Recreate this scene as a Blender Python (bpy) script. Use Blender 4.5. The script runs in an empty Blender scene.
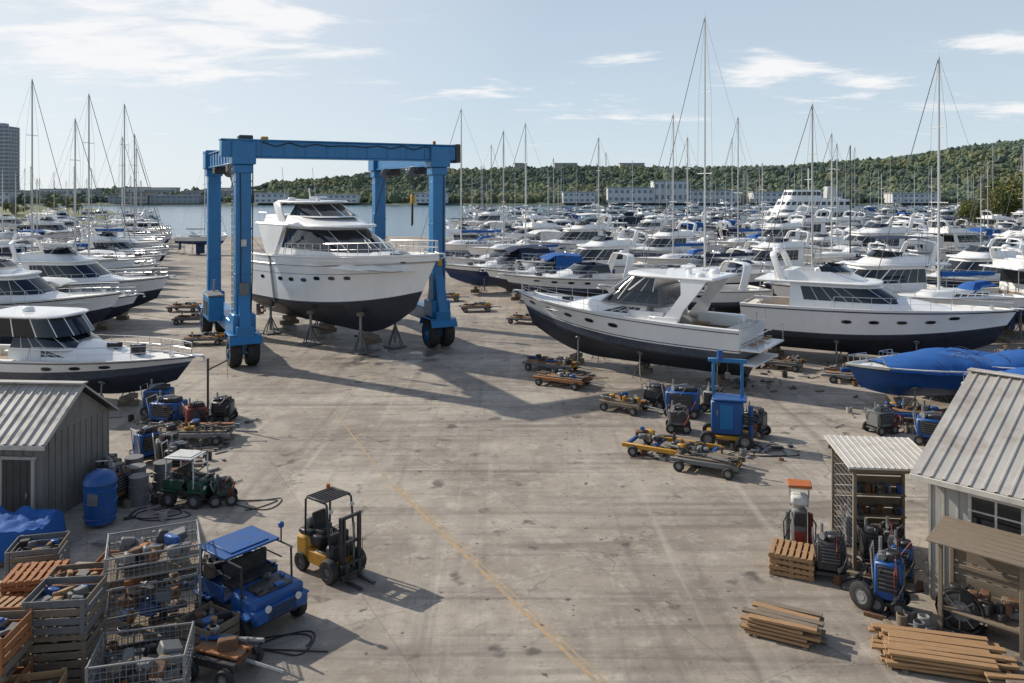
import bpy, bmesh, math, random
from mathutils import Vector, Matrix, noise
R=random.Random(11)
sc=bpy.context.scene
D2R=math.radians
# ---------------------------------------------------------------- materials
MATS={}
def mat(name,col,rough=.5,metal=0,var=.12,scale=1.5,bump=0,bscale=25,dirt=0,dcol=(.09,.075,.06),dscale=3,coat=0,stretch=(1,1,1),rnd=0):
    m=bpy.data.materials.new(name); m.use_nodes=True; nt=m.node_tree; N=nt.nodes; Lk=nt.links
    b=N['Principled BSDF']
    tc=N.new('ShaderNodeTexCoord'); mp=N.new('ShaderNodeMapping'); mp.inputs['Scale'].default_value=stretch
    Lk.new(tc.outputs['Object'],mp.inputs['Vector'])
    n=N.new('ShaderNodeTexNoise'); n.inputs['Scale'].default_value=scale; n.inputs['Detail'].default_value=6
    Lk.new(mp.outputs[0],n.inputs['Vector'])
    mx=N.new('ShaderNodeMix'); mx.data_type='RGBA'
    mx.inputs[6].default_value=(*[c*(1-var) for c in col],1); mx.inputs[7].default_value=(*[min(1,c*(1+var)) for c in col],1)
    Lk.new(n.outputs['Fac'],mx.inputs[0]); out=mx.outputs[2]
    if rnd:
        oi=N.new('ShaderNodeObjectInfo'); mr=N.new('ShaderNodeMapRange'); mr.inputs[3].default_value=1-rnd; mr.inputs[4].default_value=1
        Lk.new(oi.outputs['Random'],mr.inputs[0])
        m3=N.new('ShaderNodeMix'); m3.data_type='RGBA'; m3.blend_type='MULTIPLY'; m3.inputs[0].default_value=1
        Lk.new(out,m3.inputs[6]); Lk.new(mr.outputs[0],m3.inputs[7]); out=m3.outputs[2]
    if dirt:
        n2=N.new('ShaderNodeTexNoise'); n2.inputs['Scale'].default_value=dscale; n2.inputs['Detail'].default_value=10; n2.inputs['Roughness'].default_value=.7
        Lk.new(mp.outputs[0],n2.inputs['Vector'])
        r=N.new('ShaderNodeMapRange'); r.inputs[1].default_value=.48; r.inputs[2].default_value=.75; r.inputs[4].default_value=dirt
        Lk.new(n2.outputs['Fac'],r.inputs[0])
        m2=N.new('ShaderNodeMix'); m2.data_type='RGBA'; m2.inputs[7].default_value=(*dcol,1)
        Lk.new(r.outputs[0],m2.inputs[0]); Lk.new(out,m2.inputs[6]); out=m2.outputs[2]
        rr=N.new('ShaderNodeMapRange'); rr.inputs[3].default_value=rough; rr.inputs[4].default_value=min(1,rough+.35)
        Lk.new(r.outputs[0],rr.inputs[0]); Lk.new(rr.outputs[0],b.inputs['Roughness'])
    else: b.inputs['Roughness'].default_value=rough
    Lk.new(out,b.inputs['Base Color']); b.inputs['Metallic'].default_value=metal
    if coat: b.inputs['Coat Weight'].default_value=coat; b.inputs['Coat Roughness'].default_value=.08
    if bump:
        n3=N.new('ShaderNodeTexNoise'); n3.inputs['Scale'].default_value=bscale; n3.inputs['Detail'].default_value=5
        Lk.new(mp.outputs[0],n3.inputs['Vector'])
        bp=N.new('ShaderNodeBump'); bp.inputs['Strength'].default_value=bump; bp.inputs['Distance'].default_value=.03
        Lk.new(n3.outputs['Fac'],bp.inputs['Height']); Lk.new(bp.outputs[0],b.inputs['Normal'])
    MATS[name]=m; return m
mat('gelcoat_white',(.86,.85,.83),.22,coat=.4,var=.03,dirt=.20,dcol=(.50,.45,.38),dscale=1.6,stretch=(1,1,.35),rnd=.10)
mat('deck_white',(.78,.77,.74),.55,var=.06,dirt=.3,dcol=(.46,.43,.38),dscale=2.2,rnd=.1)
mat('cream',(.66,.61,.52),.6,var=.1)
mat('gelcoat_grey',(.065,.075,.10),.22,coat=.4,var=.1,dirt=.3,dcol=(.2,.19,.17))
mat('gelcoat_navy',(.015,.03,.09),.2,coat=.5,var=.2,dirt=.2,dcol=(.1,.1,.1))
mat('antifoul_black',(.020,.026,.042),.5,var=.35,dirt=.4,dcol=(.07,.065,.06),bump=.2)
mat('antifoul_blue',(.02,.05,.14),.65,var=.3,dirt=.5,dcol=(.1,.09,.08))
mat('antifoul_red',(.14,.03,.02),.7,var=.3,dirt=.5,dcol=(.09,.07,.06))
mat('boat_glass',(.012,.016,.022),.05,var=.3,coat=.2)
mat('steel',(.62,.63,.64),.28,metal=1,var=.1)
mat('alu_mast',(.62,.62,.60),.4,metal=.3,var=.08,rnd=.45)
mat('dark_mast',(.03,.03,.035),.4,var=.1)
mat('galv',(.27,.27,.27),.5,metal=.5,var=.2,dirt=.6,dcol=(.12,.08,.05),dscale=5)
mat('cage_wire',(.27,.27,.27),.5,metal=.5,var=.2,dirt=.6,dcol=(.10,.07,.05),dscale=5)
mat('rust',(.13,.065,.035),.85,var=.5,scale=9,bump=.4)
mat('black_rubber',(.018,.018,.018),.8,var=.3,dirt=.6,dcol=(.09,.08,.07),dscale=6)
mat('black_metal',(.025,.025,.027),.45,var=.3,dirt=.5,dcol=(.1,.08,.06),dscale=5)
mat('lift_blue',(.006,.15,.36),.36,var=.14,dirt=.35,dcol=(.04,.075,.10),dscale=1.8,coat=.15,stretch=(1,1,.4))
mat('equip_blue',(.008,.075,.26),.42,var=.25,dirt=.6,dcol=(.06,.055,.05),dscale=5)
mat('canvas_blue',(.008,.085,.30),.85,var=.25,bump=.5,bscale=6)
mat('canvas_navy',(.012,.02,.05),.85,var=.25,bump=.5,bscale=6)
mat('canvas_white',(.66,.66,.64),.85,var=.1,bump=.5,bscale=6)
mat('canvas_tan',(.36,.28,.19),.85,var=.15,bump=.5,bscale=6)
mat('equip_green',(.015,.06,.035),.5,var=.25,dirt=.5,dscale=5)
mat('equip_yellow',(.48,.24,.02),.5,var=.2,dirt=.7,dcol=(.10,.065,.035),dscale=5)
mat('equip_orange',(.42,.11,.015),.55,var=.2,dirt=.65,dcol=(.09,.06,.04),dscale=5)
mat('equip_red',(.26,.03,.02),.5,var=.2,dirt=.5,dscale=5)
mat('equip_white',(.55,.55,.52),.5,var=.1,dirt=.6,dcol=(.2,.17,.13),dscale=5)
mat('equip_grey',(.14,.14,.14),.55,var=.2,dirt=.55,dscale=5)
mat('wood_fresh',(.36,.21,.10),.8,var=.4,scale=6,stretch=(1,6,6),bump=.4,dirt=.5,dcol=(.12,.08,.055))
mat('wood_grey',(.20,.155,.11),.85,var=.4,scale=6,stretch=(1,6,6),bump=.4,dirt=.4,dcol=(.07,.055,.04))
mat('wood_orange',(.34,.135,.05),.8,var=.35,scale=7,stretch=(1,5,5),bump=.4,dirt=.5,dcol=(.10,.065,.04))
mat('teak',(.28,.17,.09),.7,var=.25,scale=5,stretch=(1,8,1))
mat('tin_roof',(.40,.375,.34),.5,metal=.1,var=.25,scale=.8,dirt=.85,dcol=(.19,.15,.115),dscale=1.3,stretch=(1,1,1))
mat('siding_grey',(.19,.175,.155),.8,var=.2,dirt=.6,dcol=(.075,.06,.045),dscale=2.5,bump=.3,stretch=(1,1,.3))
mat('siding_white',(.36,.345,.315),.75,var=.15,dirt=.6,dcol=(.15,.125,.10),dscale=2.5,bump=.2,stretch=(1,1,.3))
mat('trim_dark',(.05,.045,.04),.7,var=.3)
mat('trim_white',(.50,.47,.42),.6,var=.1,dirt=.6,dcol=(.2,.17,.13))
mat('concrete_block',(.32,.31,.29),.9,var=.2,bump=.5,dirt=.3)
mat('bark',(.09,.065,.045),.9,var=.3,bump=.5)
mat('leaf_dark',(.06,.09,.025),.8,var=.4,scale=.4)
mat('leaf_mid',(.12,.15,.035),.8,var=.4,scale=.4)
mat('leaf_olive',(.19,.17,.05),.8,var=.4,scale=.4)
mat('far_leaf_haze_a',(.095,.125,.075),.95,var=.35,scale=.02)  # far foliage greens, lightened and blued: distance haze painted into the colour
mat('far_leaf_haze_b',(.135,.15,.075),.95,var=.35,scale=.02)
mat('far_leaf_haze_c',(.07,.10,.075),.95,var=.35,scale=.02)
mat('bldg_white',(.58,.58,.57),.8,var=.1,scale=.1)
mat('bldg_grey',(.32,.34,.36),.8,var=.1,scale=.1)
mat('bldg_tan',(.42,.38,.33),.8,var=.1,scale=.1)
mat('bldg_roof',(.24,.17,.14),.8,var=.2,scale=.1)
mat('bldg_glass',(.16,.19,.22),.3,var=.2,scale=.1)
mat('hose_black',(.02,.02,.02),.6,var=.2)
mat('hose_red',(.16,.03,.02),.6,var=.2)
mat('fender_blue',(.02,.06,.25),.4,var=.1)
# ---------------------------------------------------------------- mesh builder
class MB:
    def __init__(s): s.v=[];s.f=[];s.m=[];s.slots=[];s.T=Matrix.Identity(4)
    def sl(s,n):
        if n not in s.slots: s.slots.append(n)
        return s.slots.index(n)
    def add(s,vs,fs,m):
        b=len(s.v); s.v+= [s.T@Vector(v) for v in vs]
        k=s.sl(m) if isinstance(m,str) else None
        for i,f in enumerate(fs):
            s.f.append([b+j for j in f]); s.m.append(k if k is not None else s.sl(m[i]))
    def box(s,c,d,m,rz=0,bev=.02,rx=0,ry=0):
        hx,hy,hz=[a/2 for a in d]; bv=min(bev,hx*.45,hy*.45,hz*.45)
        Rm=Matrix.Translation(c)@Matrix.Rotation(rz,4,'Z')@Matrix.Rotation(ry,4,'Y')@Matrix.Rotation(rx,4,'X')
        h=(hx,hy,hz)
        if bev<=0.001:
            vs=[(x*hx,y*hy,z*hz) for x in(-1,1) for y in(-1,1) for z in(-1,1)]
            fs=[(0,1,3,2),(4,6,7,5),(0,4,5,1),(2,3,7,6),(0,2,6,4),(1,5,7,3)]
            s.add([Rm@Vector(v) for v in vs],fs,m); return
        idx={};vs=[]
        for sx in(-1,1):
            for sy in(-1,1):
                for sz in(-1,1):
                    sg=(sx,sy,sz)
                    for a in range(3):
                        idx[(sg,a)]=len(vs)
                        vs.append(tuple(sg[k]*(h[k] if k==a else h[k]-bv) for k in range(3)))
        fs=[]
        for a in range(3):
            b,c2=[k for k in range(3) if k!=a]
            for sa in(-1,1):
                q=[]
                for (u,w) in((-1,-1),(1,-1),(1,1),(-1,1)):
                    g=[0,0,0]; g[a]=sa;g[b]=u;g[c2]=w; q.append(idx[(tuple(g),a)])
                fs.append(q)
            for u in(-1,1):
                for w in(-1,1):
                    g0=[0,0,0];g0[a]=-1;g0[b]=u;g0[c2]=w; g1=list(g0);g1[a]=1
                    g0=tuple(g0);g1=tuple(g1)
                    fs.append([idx[(g0,b)],idx[(g1,b)],idx[(g1,c2)],idx[(g0,c2)]])
        for sx in(-1,1):
            for sy in(-1,1):
                for sz in(-1,1):
                    g=(sx,sy,sz); fs.append([idx[(g,0)],idx[(g,1)],idx[(g,2)]])
        s.add([Rm@Vector(v) for v in vs],fs,m)
    def cyl(s,p0,p1,r,m,n=8,r1=None,caps=True):
        p0=Vector(p0);p1=Vector(p1);r1=r if r1 is None else r1
        d=(p1-p0); 
        if d.length<1e-6:return
        d.normalize(); a=Vector((0,0,1)) if abs(d.z)<.9 else Vector((1,0,0))
        u=d.cross(a).normalized(); w=d.cross(u)
        vs=[];
        for p,rr in((p0,r),(p1,r1)):
            for i in range(n):
                t=2*math.pi*i/n; vs.append(p+u*math.cos(t)*rr+w*math.sin(t)*rr)
        fs=[(i,(i+1)%n,n+(i+1)%n,n+i) for i in range(n)]
        if caps: fs+= [tuple(range(n)),tuple(range(n,2*n))]
        s.add(vs,fs,m)
    def tube(s,pts,r,m,n=5):
        pts=[Vector(p) for p in pts]; vs=[]
        for i,p in enumerate(pts):
            d=(pts[min(i+1,len(pts)-1)]-pts[max(i-1,0)]).normalized()
            a=Vector((0,0,1)) if abs(d.z)<.95 else Vector((1,0,0))
            u=d.cross(a).normalized(); w=d.cross(u)
            for k in range(n):
                t=2*math.pi*k/n; vs.append(p+u*math.cos(t)*r+w*math.sin(t)*r)
        fs=[]
        for i in range(len(pts)-1):
            for k in range(n): fs.append((i*n+k,i*n+(k+1)%n,(i+1)*n+(k+1)%n,(i+1)*n+k))
        s.add(vs,fs,m)
    def lathe(s,prof,c,ax,m,n=16):
        c=Vector(c);ax=Vector(ax).normalized(); a=Vector((0,0,1)) if abs(ax.z)<.9 else Vector((1,0,0))
        u=ax.cross(a).normalized(); w=ax.cross(u); vs=[]
        for r,h in prof:
            for i in range(n):
                t=2*math.pi*i/n; vs.append(c+ax*h+u*math.cos(t)*r+w*math.sin(t)*r)
        fs=[]
        for j in range(len(prof)-1):
            for i in range(n): fs.append((j*n+i,j*n+(i+1)%n,(j+1)*n+(i+1)%n,(j+1)*n+i))
        s.add(vs,fs,m)
    def wheel(s,c,r,w,ax=(0,1,0),tm='black_rubber',hm='galv',n=18):
        h=w/2
        s.lathe([(r*.55,-h),(r*.9,-h),(r,-h*.6),(r,h*.6),(r*.9,h),(r*.55,h)],c,ax,tm,n)
        s.lathe([(.001,-h*.6),(r*.3,-h*.75),(r*.32,-h*.5),(r*.56,-h*.5),(r*.56,-h*.98)],c,ax,hm,n)
        s.lathe([(.001,h*.6),(r*.3,h*.75),(r*.32,h*.5),(r*.56,h*.5),(r*.56,h*.98)],c,ax,hm,n)
    def grid(s,rings,m,closed=False):
        n=len(rings[0]); vs=[p for r in rings for p in r]; fs=[];ms=[]
        for j in range(len(rings)-1):
            for i in range(n if closed else n-1):
                fs.append((j*n+i,j*n+(i+1)%n,(j+1)*n+(i+1)%n,(j+1)*n+i)); 
                if not isinstance(m,str): ms.append(m(j,i))
        s.add(vs,fs,m if isinstance(m,str) else ms)
    def mesh(s,name,sharp=38):
        me=bpy.data.meshes.new(name); me.from_pydata([tuple(v) for v in s.v],[],s.f)
        for n in s.slots: me.materials.append(MATS[n])
        me.polygons.foreach_set('material_index',s.m)
        bm=bmesh.new(); bm.from_mesh(me); bmesh.ops.remove_doubles(bm,verts=bm.verts,dist=.0006)
        bmesh.ops.recalc_face_normals(bm,faces=bm.faces); bm.to_mesh(me); bm.free()
        me.polygons.foreach_set('use_smooth',[True]*len(me.polygons)); me.set_sharp_from_angle(angle=D2R(sharp)); me.update()
        return me
    def obj(s,name,loc=(0,0,0),rz=0,parent=None,sharp=38,scale=1):
        return put(s.mesh(name,sharp),name,loc,rz,parent,scale)
def put(me,name,loc=(0,0,0),rz=0,parent=None,scale=1):
    o=bpy.data.objects.new(name,me); sc.collection.objects.link(o); o.location=loc; o.rotation_euler=(0,0,rz)
    o.scale=(scale,)*3
    if parent: o.parent=parent
    return o
def empty(name,loc,rz=0):
    o=bpy.data.objects.new(name,None); sc.collection.objects.link(o); o.location=loc; o.rotation_euler=(0,0,rz); o.empty_display_size=.2
    return o
# ---------------------------------------------------------------- boats
class Hull:
    def __init__(h,mb,L,B,Hs,Hb,rake=1.6,cz=.7,czb=1.0,kz=.8,stripes=((.12,'antifoul_black'),(1,'gelcoat_white')),bottom='antifoul_black',z0=.6,cock=.28,cdepth=.8,bul=.12,flare=1.0,sail=False,cflo='deck_white',ns=24):
        h.mb=mb;h.L=L;h.B=B;h.Hs=Hs;h.Hb=Hb;h.rake=rake;h.cz=cz;h.czb=czb;h.kz=kz;h.z0=z0;h.flare=flare;h.sail=sail
        h.cock=cock;h.cdepth=cdepth;h.bul=bul
        S=sorted(set([round(1-(1-i/ns)**1.25,4) for i in range(ns+1)]))
        cuts=[a[0] for a in stripes]; 
        ex=[x/10 for x in range(1,11) if min(abs(x/10-c) for c in cuts+[0])>.06]
        ts=sorted(set([-1,-.5,0]+cuts+ex+[1]))
        def mm(t):
            if t<0: return bottom
            for c,m in stripes:
                if t<c: return m
            return stripes[-1][1]
        for sd in(1,-1):
            rings=[[h.p(s,t,sd) for t in ts] for s in S]
            mb.grid(rings,lambda j,i:mm((ts[i]+ts[i+1])/2))
        a=[h.p(0,t,1) for t in ts]; b=[h.p(0,t,-1) for t in ts]; mb.grid([a,b],lambda j,i:mm((ts[i]+ts[i+1])/2))
        rings=[];SS=[]
        for s in S:
            SS.append((s,s<cock))
        SS.append((cock,True));SS.append((cock+1e-4,False)); SS.sort(key=lambda q:(q[0],not q[1]))
        for s,ck in SS:
            P=h.p(s,1,1); zs=P.z; y=P.y; x=P.x
            zd=zs-(cdepth if ck else bul); yi=max(0,y-.07 if not ck else y-.28); cr=.0 if ck else .10*min(1,y)
            rings.append([Vector(q) for q in((x,y,zs),(x,yi,zs+.01),(x,max(0,yi-.02),zd),(x,yi*.5,zd+cr*.8),(x,0,zd+cr),(x,-yi*.5,zd+cr*.8),(x,-max(0,yi-.02),zd),(x,-yi,zs+.01),(x,-y,zs))])
        mb.grid(rings,lambda j,i: (cflo if (2<=i<=5 and SS[j][1]) else 'deck_white'))
    def p(h,s,t,sd=1):
        u=max(0,(s-.42)/.58); a=.9+.1*math.sin(min(1,s/.42)*math.pi/2)
        if h.sail:
            u=max(0,(s-.5)/.5); a=.62+.38*math.sin(min(1,s/.5)*math.pi/2)
        bs=h.B/2*a*max(0,(1-u**(2.3 if not h.sail else 1.8)))**.9
        uc=max(0,(s-.28)/.72); bc=h.B/2*(.86 if not h.sail else .8)*a*max(0,1-uc**1.75)
        if bs<bc: bc=bs
        zs=h.Hs+(h.Hb-h.Hs)*s**1.7; 
        zk=h.kz*max(0,(s-.62)/.38)**2; zc=max(h.cz+h.czb*s**3,zk+.001)
        if h.sail: zk=.45*abs(s-.5)**2*4*h.cz; zc=max(h.cz,zk+.01)
        if t<=0: k=t+1; y=bc*(k if not h.sail else math.sin(k*1.57)); z=zk+(zc-zk)*(k if not h.sail else (1-math.cos(k*1.57)))
        else: y=bc+(bs-bc)*t**(1+h.flare*u*1.2); z=zc+(zs-zc)*t
        fr=min(1,z/zs); x=h.L*s-h.rake*(1-fr)*s**4 + (.25*(1-fr)*(1-s)**6 if not h.sail else 0)
        return Vector((x,y*sd,z+h.z0))
    def port(h,s,t,w,hh,m='boat_glass',rim='steel',n=12):
        for sd in(1,-1):
            c=h.p(s,t,sd); a=(h.p(s+.01,t,sd)-h.p(s-.01,t,sd)).normalized(); b=(h.p(s,t+.02,sd)-h.p(s,t-.02,sd)).normalized()
            nn=a.cross(b).normalized(); 
            if nn.y*sd<0: nn=-nn
            for k,(o,e,mm_) in enumerate(((.012,1.14,rim),(.02,1,m))):
                vs=[c+nn*o+a*(w/2*e+ (0 if k else .01))*math.copysign(abs(math.cos(q))**.8,math.cos(q))+b*(hh/2*e)*math.copysign(abs(math.sin(q))**.8,math.sin(q)) for q in[2*math.pi*i/n for i in range(n)]]
                h.mb.add(vs,[tuple(range(n))],mm_)
    def line(h,t,r,m,s0=0,s1=1,n=26,dy=.01,dz=0):
        for sd in(1,-1):
            h.mb.tube([h.p(s0+(s1-s0)*i/n,t,sd)+Vector((0,dy*sd,dz)) for i in range(n+1)],r,m,5)
    def rail(h,s0,s1,H=.65,r=.018,n=9,inset=.12,mid=True):
        for sd in(1,-1):
            def q(s,z):
                P=h.p(s,1,sd); yy=max(0,abs(P.y)-inset)*sd; return Vector((P.x-(.0),yy,P.z+z))
            top=[q(s0,.02)]+[q(s0+.015+(s1-.015-s0)*i/24,H) for i in range(25)]
            h.mb.tube(top,r,'steel',5)
            if mid: h.mb.tube([q(s0+.015+(s1-.015-s0)*i/24,H*.5) for i in range(25)],r*.6,'steel',4)
            for i in range(n+1):
                s=s0+.015+(s1-.015-s0)*i/n; h.mb.cyl(q(s,0),q(s,H),r*.8,'steel',5,caps=False)
    def supports(h,stand='equip_grey',nb=3,kd=0.0):
        mb=h.mb
        for i in range(nb):
            x=h.L*(.12+.6*i/(nb-1)); 
            for k in range(2 if h.z0-kd<.9 else 4):
                hh=(h.z0-kd)/(2 if h.z0-kd<.9 else 4)
                mb.box((x,0,hh*(k+.5)),(.35 if k%2 else .9,.9 if k%2 else .35,hh*.96),'wood_grey',bev=.01)
        for s in(.08,.38,.68):
            for sd in(1,-1):
                P=h.p(s,-.12 if not h.sail else .05,sd); y=P.y+.05*sd
                mb.cyl((P.x,y+.05*sd,.25),(P.x,y,P.z-.06),.035,'galv',6)
                mb.cyl((P.x,y+.02*sd,P.z-.08),(P.x,y-.02*sd,P.z-.02),.16,stand,8)
                for a in(0,2.1,4.2):
                    mb.cyl((P.x,y+.03*sd,max(.3,P.z*.6)),(P.x+.45*math.cos(a),y+.45*math.sin(a),.02),.025,stand,5)
def ring(x0,x1,W,z,nose,e=.75,nseg=5,nn=10,mull=.07,zt=0):
    xn=x1-nose; pts=[];kind=[]
    def P(x,y): return Vector((x,y,z+zt*(x-x0)))
    for i in range(nseg):
        a=x0+(xn-x0)*i/nseg; b=x0+(xn-x0)*(i+1)/nseg
        pts+= [P(a,W),P(a+(b-a)*mull,W)]; kind+=['m','g']
    ang=[math.pi/2-math.pi*i/nn for i in range(nn+1)]
    def N(t):
        c=max(0,math.cos(t)); sgn=math.copysign(1,math.sin(t)); return P(xn+nose*c**e,W*sgn*abs(math.sin(t))**e)
    for i in range(nn):
        a,b=ang[i],ang[i+1]
        if i%2==0 or nn<6: pts+=[N(a),N(a+(b-a)*mull*2)]; kind+=['m','g']
        else: pts+=[N(a)]; kind+=['g']
    for i in range(nseg):
        a=xn+(x0-xn)*i/nseg; b=xn+(x0-xn)*(i+1)/nseg
        pts+= [P(a,-W),P(a+(b-a)*mull,-W)]; kind+=['m','g']
    pts.append(P(x0,-W)); kind.append('a')
    return pts,kind
def cabin(mb,x0,x1,z0,z1,W,rf=.8,ra=0,tw=.1,nose=1.2,bands=((0,.3,'w'),(.3,.85,'g'),(.85,1,'w')),white='gelcoat_white',glass='boat_glass',cap=True,e=.75,nseg=5,nn=10,skip=0,aftglass=True,zt=0,mull=.07,frontglass=True):
    hs=[bands[0][0]]+[b[1] for b in bands]; rs=[];kd=None
    for h in hs:
        p,kd=ring(x0+ra*h,x1-rf*h,W*(1-tw*h*h),z0+(z1-z0)*h,nose*(1-.15*h),e,nseg,nn,mull,zt); rs.append(p)
    n=len(kd)
    nsk=int(skip*nseg*2)
    def mm(j,i):
        b=bands[j][2]
        if b=='w': return white
        if b=='d': return glass
        if i<nsk or (n-1-nsk<=i<n-1): return white
        if kd[i]=='a': return glass if aftglass else white
        if not frontglass and nseg*2<=i<n-1-nseg*2: return white
        return glass if kd[i]=='g' else white
    mb.grid(rs,mm,closed=True)
    if cap:
        top=rs[-1]; c=sum(top,Vector())/len(top)
        ins=[c+(p-c)*.93+Vector((0,0,.035)) for p in top]
        mb.grid([top,ins],white,closed=True); mb.add(ins,[tuple(range(len(ins)))],white)
    return rs
def slab(mb,x0,x1,W,z,th,nose,m='gelcoat_white',e=.75,zt=0):
    a,_=ring(x0,x1,W,z,nose,e,4,10,.07,zt); n=len(a); c=sum(a,Vector())/n
    def sc_(p,o,dz): 
        d=p-c; return Vector((p.x-math.copysign(min(abs(d.x),o),d.x),p.y-math.copysign(min(abs(d.y),o),d.y),p.z+dz))
    r=[[sc_(p,.05,0) for p in a],[sc_(p,0,th*.3) for p in a],[sc_(p,0,th*.6) for p in a],[sc_(p,.06,th) for p in a]]
    mb.grid(r,m,closed=True); mb.add(r[0],[tuple(range(n))],m); mb.add([p for p in r[-1]],[tuple(range(n))],m)
def sweep(mb,path,wx,th,m):
    path=[Vector(p) for p in path]; rs=[]
    for i,p in enumerate(path):
        d=path[min(i+1,len(path)-1)]-path[max(i-1,0)]; d.x=0; d.normalize(); n=Vector((0,-d.z,d.y))
        X=Vector((1,0,0)); rs.append([p+X*wx/2+n*th*.25,p+X*wx*.4+n*th/2,p-X*wx*.4+n*th/2,p-X*wx/2+n*th*.25,p-X*wx/2-n*th*.25,p-X*wx*.4-n*th/2,p+X*wx*.4-n*th/2,p+X*wx/2-n*th*.25])
    mb.grid(rs,m,closed=True); mb.add(rs[0],[tuple(range(8))],m); mb.add(rs[-1],[tuple(range(8))],m)
def arch(mb,x,zb,zt,W,lean=-.7,wx=.5,th=.12,m='gelcoat_white'):
    path=[(x,W,zb),(x+lean*.5,W*.97,zb+(zt-zb)*.5),(x+lean*.9,W*.9,zb+(zt-zb)*.88),(x+lean,W*.72,zt),(x+lean,0,zt+.06),(x+lean,-W*.72,zt),(x+lean*.9,-W*.9,zb+(zt-zb)*.88),(x+lean*.5,-W*.97,zb+(zt-zb)*.5),(x,-W,zb)]
    sweep(mb,path,wx,th,m)
def dome(mb,c,r,m='gelcoat_white'):
    c=Vector(c); mb.lathe([(.001,0),(r*.9,0),(r,r*.25),(r*.95,r*.5),(r*.7,r*.75),(.001,r*.85)],c,(0,0,1),m,14)
def radar(mb,c):
    c=Vector(c); mb.cyl(c,c+Vector((0,0,.25)),.14,'gelcoat_white',10); mb.box(c+Vector((0,0,.3)),(.16,1.3,.1),'gelcoat_white',bev=.03)
def seat(mb,c,d,m='cream'):
    mb.box((c[0],c[1],c[2]+d[2]*.3),(d[0],d[1],d[2]*.6),m,bev=.05)
def anchor(h):
    P=h.p(1,1,1); mb=h.mb
    mb.box((P.x+.05,0,P.z+.03),(.7,.26,.07),'gelcoat_white',bev=.02)
    mb.cyl((P.x-.4,0,P.z+.1),(P.x+.5,0,P.z-.05),.03,'steel',6); mb.cyl((P.x+.45,-.2,P.z-.2),(P.x+.45,.2,P.z-.2),.04,'steel',6)
    mb.cyl((P.x+.42,0,P.z+.02),(P.x+.45,0,P.z-.22),.03,'steel',6)
    mb.cyl((P.x-1.2,0,P.z-.1),(P.x-1.2,0,P.z+.12),.12,'steel',8)
def platform(h,len_=.8):
    h.mb.box((-len_/2+.05,0,h.z0+h.cz*.95),(len_,h.B*.78,.1),'deck_white',bev=.04)
def fenders(h,ss,t=.55,m='fender_blue'):
    for s in ss:
        for sd in(1,-1):
            P=h.p(s,t,sd); T=h.p(s,1,sd); y=P.y+.16*sd
            h.mb.lathe([(.02,-.35),(.11,-.28),(.13,0),(.11,.28),(.02,.35)],(P.x,max(abs(y),abs(T.y)+.13)*sd,P.z),(0,0,1),m,8)
            h.mb.cyl((P.x,max(abs(y),abs(T.y)+.13)*sd,P.z+.33),(T.x,T.y,T.z),.012,'canvas_white',4)
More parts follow.
